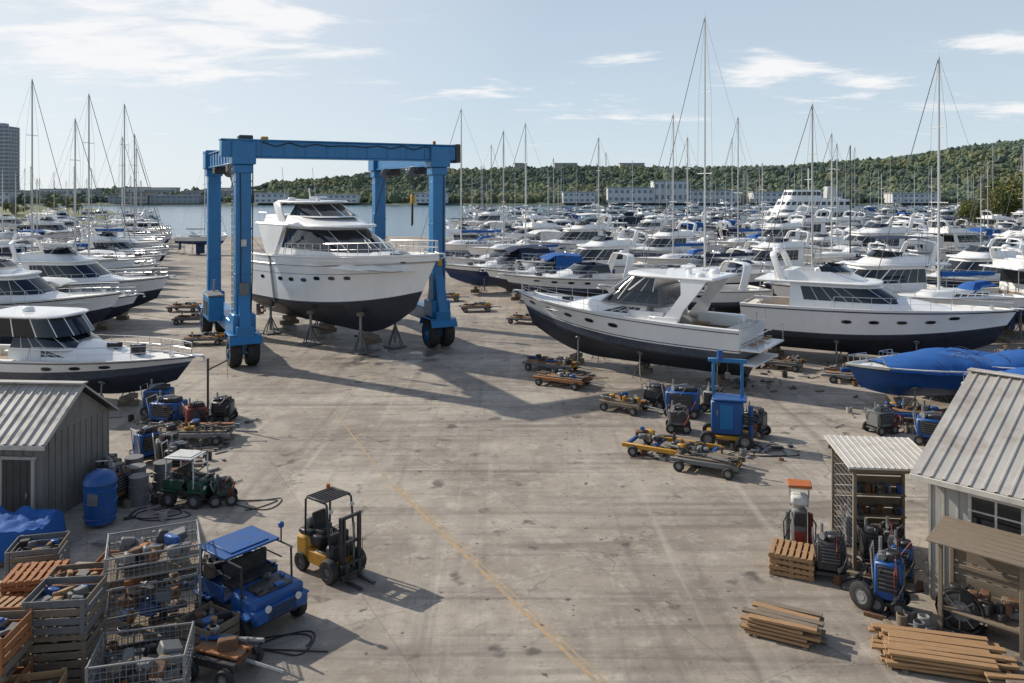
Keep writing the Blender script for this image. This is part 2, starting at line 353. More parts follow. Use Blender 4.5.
def express(L=11,B=3.6,Hs=1.75,Hb=2.3,stripes=((.14,'antifoul_black'),(1,'gelcoat_white')),bottom='antifoul_black',canvas=None,hardtop=False,ports=3,z0=.6,hull_kw={},archh=1.65,fend=False,coach=.62,scr=1.02,plain_arch=True):
    mb=MB(); h=Hull(mb,L,B,Hs,Hb,rake=L*.13,cz=Hs*.38,czb=.45*Hs,kz=Hb*.42,stripes=stripes,bottom=bottom,z0=z0,cock=.34,cdepth=.75,**hull_kw)
    zd=z0+Hs
    h.line(.9,.03,'gelcoat_grey' if not canvas else 'black_rubber'); h.rail(.40,.985,H=.6); anchor(h); platform(h)
    k=L/11
    cabin(mb,L*.36,L*.86,zd-.1,zd+coach*k,B*.36,rf=L*.30,ra=0,tw=.18,nose=L*.24,bands=((0,.30,'w'),(.30,.62,'g'),(.62,1,'w')),e=.85,aftglass=False,frontglass=False,skip=.25,mull=.12,zt=.012)
    cabin(mb,L*.30,L*.585,zd+(coach-.2)*k,zd+scr*k,B*.38,rf=L*.095,ra=.15,tw=.12,nose=L*.12,bands=((0,.12,'w'),(.12,.9,'g'),(.9,1,'w')),cap=False,white='gelcoat_grey' if not hardtop else 'gelcoat_white',aftglass=False,mull=.05,nseg=3)
    for y in(.7,-.7): mb.box((L*.36,y*B*.5,zd+.2),(L*.14,.12,.55),'gelcoat_white',bev=.04)
    mb.box((L*.42,-B*.15,zd+.35),(.5,B*.3,.5),'gelcoat_white',bev=.1); 
    seat(mb,(L*.335,-B*.16,zd-.55),(.6,B*.26,1.5)); seat(mb,(L*.335,B*.18,zd-.55),(.6,B*.24,1.4))
    seat(mb,(L*.045,0,zd-.62),(.7,B*.62,.9)); seat(mb,(L*.17,B*.34,zd-.62),(L*.16,.5,.8)); mb.box((L*.2,-B*.1,zd-.2),(.8,.6,.05),'teak')
    if plain_arch: arch(mb,L*.20,zd,zd+archh*k,B*.43,lean=-.1*L*.5 if not hardtop else .3,wx=.55*k)
    if hardtop:
        slab(mb,L*.13,L*.50,B*.41,zd+archh*k,.13,L*.12)
        cabin(mb,L*.22,L*.53,zd+.95*k,zd+archh*k,B*.38,rf=L*.05,ra=0,tw=.04,nose=L*.11,bands=((0,1,'g'),),cap=False,nseg=2,mull=.06)
        dome(mb,(L*.28,0,zd+archh*k+.12),.28)
    elif plain_arch:
        dome(mb,(L*.155,0,zd+archh*k+.1),.27)
    for sd in(1,-1): mb.cyl((L*.15,sd*B*.28,zd+archh*k),(L*.10,sd*B*.30,zd+archh*k+1.6),.012,'equip_white',4)
    if canvas:
        zt_=zd+archh*k
        pts=[]
        for i in range(9):
            a=-1+2*i/8; pts.append((a*B*.43,zt_+.1+.18*(1-a*a)))
        mb.grid([[Vector((x,y,z+dz)) for y,z in pts] for x,dz in((L*.12,-.05),(L*.25,.06),(L*.38,.0),(L*.47,-.35))],canvas)
        mb.grid([[Vector((x,B*.43*sdy,z)) for x in(L*.12,L*.25,L*.38)] for sdy,z in((1,zt_+.1),(1.0,zd+.15))],canvas)
        mb.grid([[Vector((x,-B*.43*sdy,z)) for x in(L*.12,L*.25,L*.38)] for sdy,z in((1,zt_+.1),(1.0,zd+.15))],canvas)
    for i in range(ports): h.port(.48+.11*i,.66,.42*k,.17*k)
    for s in(.66,.76): mb.box((L*s,0,zd+.30+.40*(1-s)),(.5,.5,.5),'boat_glass',bev=.03,ry=.03)
    if fend: fenders(h,(.2,.5))
    h.supports()
    return mb,h
def flybridge(L=13,B=4.2,Hs=2.3,Hb=2.9,stripes=((.16,'antifoul_black'),(1,'gelcoat_white')),bottom='antifoul_black',canvas=None,z0=.6,ports=4,sh=1.75,skip=.2,fend=True):
    mb=MB(); h=Hull(mb,L,B,Hs,Hb,rake=L*.13,cz=Hs*.36,czb=.4*Hs,kz=Hb*.4,stripes=stripes,bottom=bottom,z0=z0,cock=.2,cdepth=.8,cflo='teak')
    zd=z0+Hs; k=L/13
    h.line(.9,.035,'black_rubber'); h.rail(.36,.985,H=.65); anchor(h); platform(h)
    cabin(mb,L*.45,L*.88,zd-.1,zd+.55*k,B*.34,rf=L*.24,tw=.15,nose=L*.22,bands=((0,.35,'w'),(.35,.7,'g'),(.7,1,'w')),e=.85,frontglass=False,aftglass=False,zt=.012)
    zt_=zd+sh*k
    cabin(mb,L*.2,L*.69,zd-.1,zt_,B*.41,rf=L*.17,tw=.12,nose=L*.16,bands=((0,.36,'w'),(.36,.88,'g'),(.88,1,'w')),skip=skip,mull=.04)
    slab(mb,L*.06,L*.54,B*.43,zt_,.14,L*.12)
    for y in(1,-1): mb.cyl((L*.08,y*B*.38,zd),(L*.08,y*B*.38,zt_),.035,'steel',6)
    cabin(mb,L*.14,L*.49,zt_+.1,zt_+.62*k,B*.37,rf=L*.09,ra=-.1,tw=.08,nose=L*.14,bands=((0,1,'w'),),cap=False,nseg=3)
    cabin(mb,L*.32,L*.43,zt_+.60*k,zt_+.9*k,B*.31,rf=L*.04,tw=.08,nose=L*.10,bands=((0,1,'g'),),cap=False,nseg=1,white='steel',aftglass=False)
    slab(mb,L*.16,L*.43,B*.33,zt_+.16,.03,L*.1,'deck_white')
    mb.box((L*.37,0,zt_+.45*k),(.5,B*.4,.5),'gelcoat_white',bev=.08)
    seat(mb,(L*.30,B*.1,zt_+.2),(.5,B*.4,1.0),'gelcoat_white'); seat(mb,(L*.19,0,zt_+.2),(.6,B*.55,.8),'gelcoat_white')
    arch(mb,L*.17,zt_+.1,zt_+1.5*k,B*.38,lean=-.6,wx=.4)
    dome(mb,(L*.17-.6,0,zt_+1.55*k),.3)
    for sd in(1,-1): mb.cyl((L*.14,sd*B*.3,zt_+1.5*k),(L*.12,sd*B*.32,zt_+3.3*k),.014,'equip_white',4)
    if canvas:
        z=zt_+1.75*k
        mb.grid([[Vector((x,a*B*.36,z+.12*(1-a*a)+dz)) for a in[-1+i/3 for i in range(7)]] for x,dz in((L*.16,0),(L*.3,.08),(L*.45,-.02))],canvas)
        for y in(1,-1): mb.cyl((L*.44,y*B*.35,z),(L*.36,y*B*.36,zt_+.6*k),.018,'steel',5)
    for i in range(ports): h.port(.42+.1*i,.58,.45*k,.18*k)
    if fend: fenders(h,(.15,.35,.6))
    h.supports()
    seat(mb,(L*.03,0,zd-.6),(.6,B*.6,.8))
    return mb,h
def runabout(L=7.5,B=2.6,cover='canvas_blue',hullm='gelcoat_white',bottom='antifoul_blue'):
    mb=MB(); h=Hull(mb,L,B,1.35,1.6,rake=1.1,cz=.5,czb=.5,kz=.5,stripes=((.15,bottom),(.75,hullm),(1,'gelcoat_white')),bottom=bottom,z0=.55,cock=.3,cdepth=.5)
    rs=[]; NI=24
    for i in range(NI+1):
        s=.01+.8*i/NI; P=h.p(s,1,1); hh=.55*math.sin(min(1,s/.5)*1.3)*(1 if s<.5 else max(0,1-((s-.5)/.32)**1.5))+.05
        rs.append([Vector((P.x,P.y*a*1.03,P.z-.16*(abs(a)==1)+hh*(1-abs(a)**2.2)+.05*math.sin(i*1.3+a*4)*(1-abs(a))+.04*noise.noise((i*.9,a*4,L)))) for a in[-1+k/6 for k in range(13)]])
    mb.grid(rs,cover); h.line(.78,.03,'black_rubber'); h.rail(.82,.985,H=.35,n=3,mid=False)
    for s in(.15,.35,.55):
        P=h.p(s,1,1); mb.tube([(P.x,a*P.y*1.05,P.z-.2*(abs(a)==1)+.6*(1-abs(a)**2.2)*(1 if s<.5 else .8)+.02) for a in[-1+k/6 for k in range(13)]],.015,'canvas_navy',4)
    mb.box((-.25,0,1.2),(.45,.4,1.1),'black_metal',bev=.12); mb.box((-.28,0,.55),(.25,.14,.9),'black_metal',bev=.04)
    h.supports(nb=2); return mb,h
def sailboat(L=12,B=3.7,H=17,stripes=((.2,'antifoul_blue'),(.27,'gelcoat_navy'),(1,'gelcoat_white')),bottom='antifoul_blue',cover='canvas_blue',mastm='alu_mast'):
    mb=MB(); h=Hull(mb,L,B,1.45,1.75,rake=1.3,cz=.5,stripes=stripes,bottom=bottom,z0=1.9,cock=.3,cdepth=.5,sail=True,bul=.06,ns=18)
    zd=1.9+1.45
    mb.box((L*.46,0,1.15),(L*.17,.22,1.9),bottom,bev=.08); mb.box((L*.06,0,1.6),(.45,.08,1.5),bottom,bev=.03)
    cabin(mb,L*.28,L*.75,zd-.1,zd+.5,B*.3,rf=L*.1,tw=.12,nose=L*.2,bands=((0,.4,'w'),(.4,.8,'g'),(.8,1,'w')),e=.85,frontglass=False,aftglass=False,mull=.2)
    h.rail(.02,.98,H=.6,r=.014,n=9); h.line(.95,.025,'teak')
    xm=L*.55; zm=zd+.4; mb.cyl((xm,0,zm),(xm,0,zm+H),.10,mastm,8,r1=.07)
    for f in(.38,.7):
        mb.cyl((xm,-B*.3*(1.1-f*.5),zm+H*f),(xm,B*.3*(1.1-f*.5),zm+H*f),.03,mastm,5)
    for sd in(1,-1):
        w=B*.3
        mb.tube([(xm,sd*B*.46,zd),(xm,sd*w*.91,zm+H*.38),(xm,sd*w*.75,zm+H*.7),(xm,0,zm+H)],.010,'black_metal',4)
        mb.cyl((xm-.3,sd*B*.45,zd),(xm,0,zm+H*.4),.01,'black_metal',4,caps=False)
    mb.cyl((L*.99,0,zd+.3),(xm,0,zm+H),.03,'equip_grey',5); mb.cyl((.05,0,zd),(xm,0,zm+H),.010,'black_metal',4)
    mb.cyl((xm,0,zm+1.1),(xm-L*.38,0,zm+1.0),.06,mastm,6)
    rs=[]
    for i in range(9):
        x=xm-.1-L*.36*i/8; r=.17*(1-.35*i/8)+.02*math.sin(i*2); rs.append([Vector((x,math.sin(t)*r,zm+1.25+math.cos(t)*r*1.25)) for t in[k*math.pi/4 for k in range(8)]])
    mb.grid(rs,cover,closed=True)
    mb.grid([[Vector((x,a*B*.3,zd+z-.25*a*a)) for a in[-1+i/3 for i in range(7)]] for x,z in((L*.40,.5),(L*.33,1.05),(L*.24,1.15))],cover)
    mb.cyl((L*.1,0,zd-.4),(L*.1,0,zd+.4),.05,'steel',6); mb.lathe([(.42,-.02),(.45,0),(.42,.02)],(L*.11,0,zd+.45),(1,0,0),'steel',14)
    mb.cyl((xm,0,zm+H),(xm,0,zm+H+.5),.01,'steel',4)
    h.supports(nb=3,kd=1.7); return mb,h
# ---------------- hero yacht
def big_yacht():
    mb=MB(); L,B,Hs,Hb=20,5.8,4.65,5.4; z0=.95
    h=Hull(mb,L,B,Hs,Hb,rake=3.6,cz=1.5,czb=1.5,kz=2.0,stripes=((.045,'antifoul_black'),(.06,'gelcoat_grey'),(1,'gelcoat_white')),bottom='antifoul_black',z0=z0,cock=.17,cdepth=1.0,bul=.4,flare=1.7,ns=34,cflo='teak')
    zd=z0+Hs
    h.line(.80,.05,'steel'); h.line(.97,.05,'gelcoat_white'); h.line(.62,.015,'gelcoat_grey',0,.9); h.rail(.36,.99,H=.75,r=.025,n=15,inset=.1); anchor(h); platform(h,1.2)
    cabin(mb,11,18.4,zd-.4,zd+.65,2.0,rf=4.4,tw=.2,nose=4.4,bands=((0,.4,'w'),(.4,.7,'w'),(.7,1,'w')),e=.85,zt=.01)
    mb.box((15.9,0,zd+.30),(.6,.6,.5),'boat_glass',bev=.04,ry=.1)
    cabin(mb,4.8,16.8,zd-.45,zd+2.0,2.40,rf=5.6,ra=1.2,tw=.2,nose=4.6,bands=((0,.40,'w'),(.40,.93,'g'),(.93,1,'w')),skip=.17,nseg=6,mull=.018,nn=8,e=.8)
    slab(mb,2.4,12.3,2.35,zd+1.97,.18,4.2,e=.8)
    for y in(1,-1):
        vs=[(2.8,y*2.33,zd+2.0),(6.4,y*2.33,zd+2.0),(5.2,y*2.46,zd-.2),(4.3,y*2.46,zd-.2)]
        mb.add(vs+[(a,b-.08*y,c) for a,b,c in vs],[(0,1,2,3),(4,5,6,7),(0,1,5,4),(1,2,6,5),(2,3,7,6),(3,0,4,7)],'gelcoat_white')
    zf=zd+2.12
    cabin(mb,3.4,11.9,zf,zf+.55,2.2,rf=2.5,ra=-.3,tw=.16,nose=3.9,bands=((0,1,'w'),),nseg=4,e=.8)
    cabin(mb,6.2,10.5,zf+.48,zf+1.4,1.8,rf=2.1,ra=.6,tw=.18,nose=2.5,bands=((0,.1,'w'),(.1,.93,'g'),(.93,1,'w')),nseg=3,mull=.03,nn=8,e=.8)
    slab(mb,4.6,9.1,1.85,zf+1.4,.14,2.6,e=.8)
    arch(mb,5.8,zf+.1,zf+1.5,2.05,lean=-1.3,wx=1.0,th=.16)
    mb.cyl((5.9,0,zf+1.5),(5.7,0,zf+2.4),.06,'gelcoat_white',6); radar(mb,(6.9,0,zf+1.5)); dome(mb,(4.9,.9,zf+1.55),.34); dome(mb,(4.9,-.9,zf+1.55),.28)
    for y in(1.2,-1.2): mb.cyl((4.6,y,zf+1.6),(4.1,y,zf+3.9),.018,'equip_white',4)
    mb.tube([(2.5,2.1,zf+.7),(2.5,-2.1,zf+.7)],.02,'steel'); 
    for y in(-2.1,-1.1,0,1.1,2.1): mb.cyl((2.55,y,zf),(2.5,y,zf+.7),.018,'steel',4)
    for sd in(1,-1): mb.tube([(2.5,2.1*sd,zf+.7),(3.6,2.1*sd,zf+.7)],.02,'steel')
    seat(mb,(4.4,0,zf),(.8,3.0,.9)); 
    for i,s in enumerate((.33,.40,.47,.54,.61,.68)): h.port(s,.50 if i<3 else .54,.55,.24)
    h.port(.20,.5,.5,.22); h.port(.90,.85,.4,.2,'black_metal')
    for y in(-.9,0,.9): mb.cyl((15.0-abs(y)*.5,y,zd+.8),(13.5-abs(y)*.5,y+.4,zd+1.38),.02,'black_metal',4)
    for y in(1.2,-1.2):
        mb.cyl((1.2,y,z0+.3),(3.5,y,z0+.9),.05,'steel',6); mb.box((.6,y,z0+.3),(.5,.06,.8),'antifoul_black',bev=.02)
        for a in range(4): mb.box((1.2,y+.2*math.cos(a*1.57),z0+.3+.2*math.sin(a*1.57)),(.05,.2,.28),'wood_orange',rx=a*1.57,bev=.01)
    return mb,h
def place_axis(me_name,mb,stern,bow,z=0):
    a=math.atan2(bow[1]-stern[1],bow[0]-stern[0]); return mb.obj(me_name,(stern[0],stern[1],z),a),a
mb,hY=big_yacht(); st=(-18.2,60.0); bw=(-4.1,45.7)
yacht,aY=place_axis('motor_yacht',mb,st,bw)
mb=MB()
for x in(3,8,13.2):
    for k in range(3): mb.box((x,0,.15+.3*k),(.5 if k%2 else 1.2,1.3 if k%2 else .5,.29),'concrete_block' if k==0 else 'wood_grey',bev=.02)
for x,y in((4,2),(4,-2),(9.5,2.1),(9.5,-2.1),(14,1.3),(14,-1.3)):
    zt_=hY.p(x/20,-.25,1).z
    mb.cyl((x,y,.3),(x,y,zt_),.09,'galv',8); mb.cyl((x,y,zt_-.2),(x,y,zt_-.02),.25,'wood_grey',8)
    for a in(0,1.57,3.14,4.71): mb.cyl((x,y,zt_*.6),(x+.6*math.cos(a),y+.6*math.sin(a),.03),.045,'equip_grey',5)
    mb.box((x,y,.06),(1.1,1.1,.1),'equip_grey',bev=.02)
mb.obj('keel_blocks_and_stands',(st[0],st[1],0),aY)
# ---------------- hoist
def hoist():
    FL=Vector((-15.4,45.7,0)); ang=D2R(28)
    W,Ln,H=12.0,11.6,12.8
    E=empty('travel_lift_boat_hoist',FL,ang)
    blue='lift_blue'
    fr=MB()
    for x in(0,W):
        for y in(0,Ln):
            fr.box((x,y,(1.5+11.9)/2),(.85,.8,11.9-1.5),blue,bev=.04)
            fr.box((x,y,2.45),(1.25,1.5,1.1),blue,bev=.08)
            for s_ in(-1,1): fr.add([(x-.3,y+s_*.4,4.6),(x+.3,y+s_*.4,4.6),(x+.3,y+s_*1.1,2.3),(x-.3,y+s_*1.1,2.3),(x-.3,y+s_*.4,2.3),(x+.3,y+s_*.4,2.3)],[(0,1,2,3),(0,3,4),(1,5,2)],blue)
            for zz in(5.2,7.8,10.5): fr.box((x,y,zz),(.9,.85,.1),blue,bev=.01)
            fr.box((x,y,12.1),(1.3,1.3,1.3),blue,bev=.05)
            fr.box((x,y,11.2),(1.05,1.0,.5),blue,bev=.05)
            for dx in(-.5,.5):
                for k in range(5): fr.cyl((x+dx-.14*(dx<0)+.14*(dx>0),y-.45+k*.22,12.55),(x+dx-.18*(dx<0)+.18*(dx>0),y-.45+k*.22,12.55),.03,'galv',6)
        fr.box((x,Ln/2,1.95),(1.0,Ln+2.2,.85),blue,bev=.06)
        fr.box((x,Ln/2,12.0),(.8,Ln-1,.85),blue,bev=.04)
        fr.box((x,Ln/2,12.47),(1.0,Ln+1,.07),blue,bev=.01); fr.box((x,Ln/2,11.55),(.95,Ln-1,.07),blue,bev=.01)
    fr.box((W/2,-.02,12.35),(W+2.4,.85,.95),blue,bev=.05)
    fr.box((W/2,-.02,12.86),(W+2.5,1.0,.07),blue,bev=.01); fr.box((W/2,-.02,11.86),(W-1,1.0,.07),blue,bev=.01)
    for i in range(9): fr.box((1+i*1.25,-.46,12.35),(.06,.05,.9),blue,bev=.005)
    for i in range(9): fr.box((-.43,1+i*1.2,12.0),(.05,.06,.8),blue,bev=.005)
    fr.obj('frame',parent=E)
    wh=MB()
    for x in(0,W):
        for y in(-.2,Ln+.2):
            for dx in(-.48,.48): wh.wheel((x+dx,y,.9),.9,.66,(1,0,0),hm='lift_blue',n=28)
            wh.box((x,y,1.2),(.26,.8,1.0),blue,bev=.03)
            wh.cyl((x-.85,y,.9),(x+.85,y,.9),.12,'galv',10)
            wh.box((x,y,1.87),(1.75,1.7,.06),blue,bev=.01)
            for s_ in(-1,1): wh.box((x,y+s_*.95,1.6),(1.75,.06,.5),blue,bev=.01,rx=s_*.5)
    wh.obj('wheels',parent=E)
    mc=MB()
    mc.box((-.85,5.5,2.7),(.9,2.6,1.5),blue,bev=.06); mc.box((-.85,5.5,3.5),(.95,2.7,.1),'equip_grey',bev=.02)
    mc.box((-1.32,5.5,2.7),(.03,1.6,.9),'black_metal',bev=.01)
    mc.cyl((-.7,6.3,3.4),(-.7,6.3,4.3),.07,'galv',8)
    for x in(0,W):
        for y in(2.8,8.4):
            mc.box((x,y,11.3),(.9,.9,.5),'black_metal',bev=.05)
            so=.55 if x==0 else -.55
            mc.lathe([(.05,-.12),(.36,-.12),(.3,0),(.36,.12),(.05,.12)],(x+so,y,11.2),(0,1,0),'equip_grey',16)
            if y==2.8: continue
            mc.box((x+so*2.4,y,8.0),(.3,.35,.7),blue,bev=.04)
            for d in(-.1,.1): mc.cyl((x+so,y+d,11.1),(x+so*2.4,y+d,8.3),.02,'black_metal',4)
        so=.6 if x==0 else -.6
        mc.box((x+so,2.8,9.4),(.25,.3,.6),'equip_yellow',bev=.04)
        for d in(-.08,.08): mc.cyl((x+so,2.8+d,11.1),(x+so,2.8+d,9.6),.018,'black_metal',4)
        mc.tube([(x+so,2.8,9.1),(x+so,2.8,7.8),(x+so*1.1,2.8,7.6),(x+so*1.05,2.8,9.1)],.05,'black_rubber')
    for z in(11.2,): mc.lathe([(.4,-.5),(.4,-.45),(.25,-.45),(.25,.45),(.4,.45),(.4,.5)],(-.1,1.2,z),(0,1,0),'galv',16)
    for i in range(24): mc.cyl((-.55,-.2,2.9+i*.36),(-.55,.2,2.9+i*.36),.018,'galv',4)
    for y in(-.2,.2): mc.cyl((-.55,y,2.7),(-.55,y,11.8),.022,'galv',4)
    mc.tube([(.5,-.42,11.8),(.48,-.43,8),(.46,-.44,5),(.4,-.44,3)],.035,'hose_black'); mc.tube([(-.2,-.43,11.8),(-.15,-.44,7),(-.2,-.44,3)],.03,'hose_black')
    mc.tube([(W+.3,-.43,11.8),(W+.25,-.44,7),(W+.3,-.44,3)],.03,'hose_black')
    for i in range(14): 
        t=i/13; mc.cyl((1+t*10,-.52,12.75-.25*math.sin(t*math.pi*6)**2),(1+(t+.077)*10,-.52,12.75-.25*math.sin((t+.077)*math.pi*6)**2),.03,'hose_black',4)
    mc.box((.0,-.5,4.4),(.5,.2,.7),'equip_grey',bev=.02); mc.box((0,-.44,7.0),(.3,.05,.4),'equip_white',bev=.01); mc.box((W,-.44,5.4),(.3,.05,.45),'equip_yellow',bev=.01)
    mc.box((W+1.25,0,12.35),(.35,1.1,1.2),'black_metal',bev=.05)
    mc.box((W*.1,-.1,12.98),(.4,.3,.2),'equip_yellow',bev=.03); mc.box((.2,.3,13.0),(.8,.6,.3),'black_metal',bev=.04); mc.lathe([(.1,0),(.1,.2),(.001,.25)],(W-.2,0,12.9),(0,0,1),'equip_orange',10)
    mc.obj('winches_and_cables',parent=E)
    inv=(Matrix.Translation(FL)@Matrix.Rotation(ang,4,'Z')).inverted()
    My=Matrix.Translation((st[0],st[1],0))@Matrix.Rotation(aY,4,'Z')
    sl=MB()
    for s,yb in((.27,8.4),):
        pts=[hY.p(s,t,1) for t in(.97,.8,.6,.3,0,-.5,-.97)]+[hY.p(s,t,-1) for t in(-.97,-.5,0,.3,.6,.8,.97)]
        pts=[inv@(My@(p+Vector((0,math.copysign(.05,p.y),-.05)))) for p in pts]
        if pts[0].x<pts[-1].x: pts=pts[::-1]
        path=[Vector((W-1.32,yb,7.65))]+pts+[Vector((1.32,yb,7.65))]
        rs=[[p+Vector((0,-.12,0)),p+Vector((0,.12,0))] for p in path]
        sl.grid(rs,'black_rubber')
    sl.obj('slings',parent=E)
hoist()
# ---------------- hero cruisers
W_='gelcoat_white'
mb,h=express(L=14.4,B=4.5,Hs=2.65,Hb=3.35,stripes=((.06,'antifoul_black'),(.30,'gelcoat_grey'),(.34,W_),(.37,'gelcoat_grey'),(1,W_)),ports=5,z0=.5,archh=1.7,hull_kw=dict(ns=34,cflo='teak'),coach=.78,scr=1.35,plain_arch=False)
k=14.4/11; zd=.5+2.65; L0=14.4; ztp=zd+1.72*k
slab(mb,L0*.10,L0*.47,4.5*.40,ztp,.16,2.2,e=.8)
cabin(mb,L0*.33,L0*.535,zd+1.15*k,ztp+.03,4.5*.36,rf=1.2,ra=-.1,tw=.06,nose=1.6,bands=((0,1,'g'),),cap=False,nseg=2,mull=.05,aftglass=False,nn=8)
for y in(1,-1):
    P_=[(L0*.23,y*1.95,zd-.1),(L0*.205,y*1.93,zd+.7),(L0*.16,y*1.86,zd+1.5),(L0*.12,y*1.75,ztp+.05)]
    Q_=[(L0*.30,y*1.95,zd-.1),(L0*.255,y*1.93,zd+.7),(L0*.215,y*1.86,zd+1.5),(L0*.22,y*1.75,ztp+.05)]
    mb.grid([[Vector(a) for a in P_],[Vector(a) for a in Q_]],W_); mb.grid([[Vector((a[0],a[1]-.14*y,a[2])) for a in P_],[Vector((a[0],a[1]-.14*y,a[2])) for a in Q_]],W_)
    mb.grid([[Vector(a) for a in P_],[Vector((a[0],a[1]-.14*y,a[2])) for a in P_]],W_); mb.grid([[Vector(a) for a in Q_],[Vector((a[0],a[1]-.14*y,a[2])) for a in Q_]],W_)
    mb.tube([(L0*.47,y*1.7,zd+1.0),(L0*.40,y*1.7,ztp)],.035,'steel')
radar(mb,(3.4,0,ztp+.15)); dome(mb,(2.4,-1.0,ztp+.15),.3); dome(mb,(2.4,1.0,ztp+.15),.24)
for y in(1.0,-1.0): mb.tube([(0.0,y*2,zd),(0.0,y*2,zd+.6),(0,y*.6,zd+.6),(0,y*.6,zd)],.02,'steel')
mb.tube([(-.9,2,zd-.9),(-.9,2,zd-.1),(-.9,-2,zd-.1),(-.9,-2,zd-.9)],.025,'steel')
for i in range(3): mb.box((-.35,-1.0+i*1.0,zd-.78),(.35,.5,.06),'teak')
mb.box((-.5,0,zd-.95),(1.0,3.8,.1),W_,bev=.04)
mb.box((2.2,-1.5,zd-.1),(2.6,.5,.7),W_,bev=.08); mb.box((4.5,.9,zd+.2),(.9,.7,1.0),W_,bev=.1)
mb.cyl((2.2,1.3,zd+2.3),(1.8,1.3,zd+4.8),.015,'equip_white',4)
for i in range(4): mb.cyl((-.1,-1.9,zd-.2-i*.3),(-.35,-1.9,zd-.2-i*.3),.02,'steel',4)
mb.box((L0*.28,1.98,zd+.05),(1.6,.10,.5),W_,bev=.03)
place_axis('sport_cruiser',mb,(12.2,40.5),(.45,48.8))
mb,h=flybridge(L=14.2,B=4.4,Hs=2.75,Hb=3.15,stripes=((.14,'antifoul_black'),(.17,'gelcoat_grey'),(1,W_)),z0=.5,sh=1.25,fend=False)
h.port(.80,.7,.5,.2)
place_axis('flybridge_yacht',mb,(14.6,49.6),(27.2,42.4))
mb,h=express(L=12.2,B=3.7,Hs=1.75,Hb=1.95,stripes=((.10,'antifoul_black'),(.50,'gelcoat_grey'),(1,W_)),hardtop=True,z0=.45,archh=1.7,ports=3)
place_axis('hardtop_cruiser',mb,(-26.5,38.9),(-14.2,36.6))
# ---------------- prototypes
protos={}
def pr(key,name,t): protos[key]=(t[0].mesh(name),name)
pr('e1','sport_cruiser',express(fend=True))
pr('e2','sport_cruiser',express(L=12,B=3.8,stripes=((.14,'antifoul_blue'),(.55,'gelcoat_navy'),(1,W_)),bottom='antifoul_blue',canvas='canvas_navy'))
pr('e3','hardtop_cruiser',express(L=12.5,B=3.9,hardtop=True,Hs=1.9,Hb=2.5))
pr('e4','sport_cruiser',express(L=10,B=3.3,canvas='canvas_blue',stripes=((.14,'antifoul_black'),(.22,'gelcoat_navy'),(1,W_))))
pr('e5','sport_cruiser',express(L=10.5,B=3.4,canvas='canvas_white',stripes=((.14,'antifoul_black'),(1,W_))))
pr('e6','sport_cruiser',express(L=13,B=4,Hs=1.9,Hb=2.5,stripes=((.14,'antifoul_black'),(.3,'gelcoat_grey'),(1,W_)),ports=4))
pr('f1','flybridge_yacht',flybridge())
pr('f2','flybridge_yacht',flybridge(L=14,B=4.4,canvas='canvas_navy',sh=1.6,skip=.1))
pr('f3','flybridge_yacht',flybridge(L=12,B=4,canvas='canvas_white',stripes=((.16,'antifoul_blue'),(.22,'gelcoat_navy'),(1,W_)),bottom='antifoul_blue'))
pr('f4','flybridge_yacht',flybridge(L=12.5,B=4.1,stripes=((.16,'antifoul_black'),(.8,'gelcoat_navy'),(1,W_))))
pr('r1','covered_runabout',runabout())
pr('r2','covered_runabout',runabout(L=7,cover='canvas_white'))
pr('r3','covered_runabout',runabout(L=8.5,B=2.9,hullm='equip_blue',bottom='equip_blue'))
pr('s1','sailboat',sailboat())
pr('s2','sailboat',sailboat(L=13.5,B=4,H=20,stripes=((.2,'antifoul_red'),(.9,'gelcoat_navy'),(1,W_)),bottom='antifoul_red',cover='canvas_navy'))
pr('s3','sailboat',sailboat(L=10.5,B=3.4,H=14,cover='canvas_white'))
pr('s4','sailboat',sailboat(L=12,H=17.5,cover='canvas_tan',mastm='dark_mast'))
pr('s5','sailboat',sailboat(L=14.5,B=4.3,H=23,cover='canvas_navy',stripes=((.2,'antifoul_black'),(.25,'gelcoat_navy'),(1,W_)),bottom='antifoul_black'))
CX={}
for k_,m_ in protos.items():
    xs=[v.co.x for v in m_[0].vertices]; CX[k_]=(max(xs)+min(xs))/2
def boat(key,x,y,deg,z=0,scale=1):
    me,n=protos[key]; c=CX[key]*scale
    a=D2R(deg); return put(me,n,(x-c*math.cos(a),y-c*math.sin(a),z),a,None,scale)
PL=[('e2',-1.0,79,197,1),('e6',5.5,68,200,1),('e6',13.0,60,197,1),('s5',16.6,66.5,200,.91),('f2',25,57.5,192,1),('s3',24.5,64,188,.95),('f1',7,76,200,1),
    ('s4',30.8,72,190,.66),('e4',38,50.5,187,1),('f3',39,57,12,1),('r3',19.6,36.8,186,1),('r3',22.6,33.6,194,1),('r3',24.3,37.2,190,1),('r3',21.6,39.6,188,.85),('r1',30,36.5,200,1),('s1',28.4,52.3,188,.9),('f4',36,64,195,1),
    ('e6',17,73,198,1),('e1',-2,87,197,1),('s1',1.9,84,196,.82),('s3',10.3,91,196,.9),('e4',2.5,73.5,198,1),('s1',17.2,83,195,.86),('s3',-.5,93,195,.95),('s3',34,84,190,.9)]
occ=[]
for k,x,y,a,s_ in PL:
    boat(k,x,y,a,scale=s_); occ.append((x,y))
keys=['e1','e2','e3','e4','e5','e6','f1','f2','f3','f4','r1','r2','e1','e3','f1','e6','e6','e5']
y=76
row=0
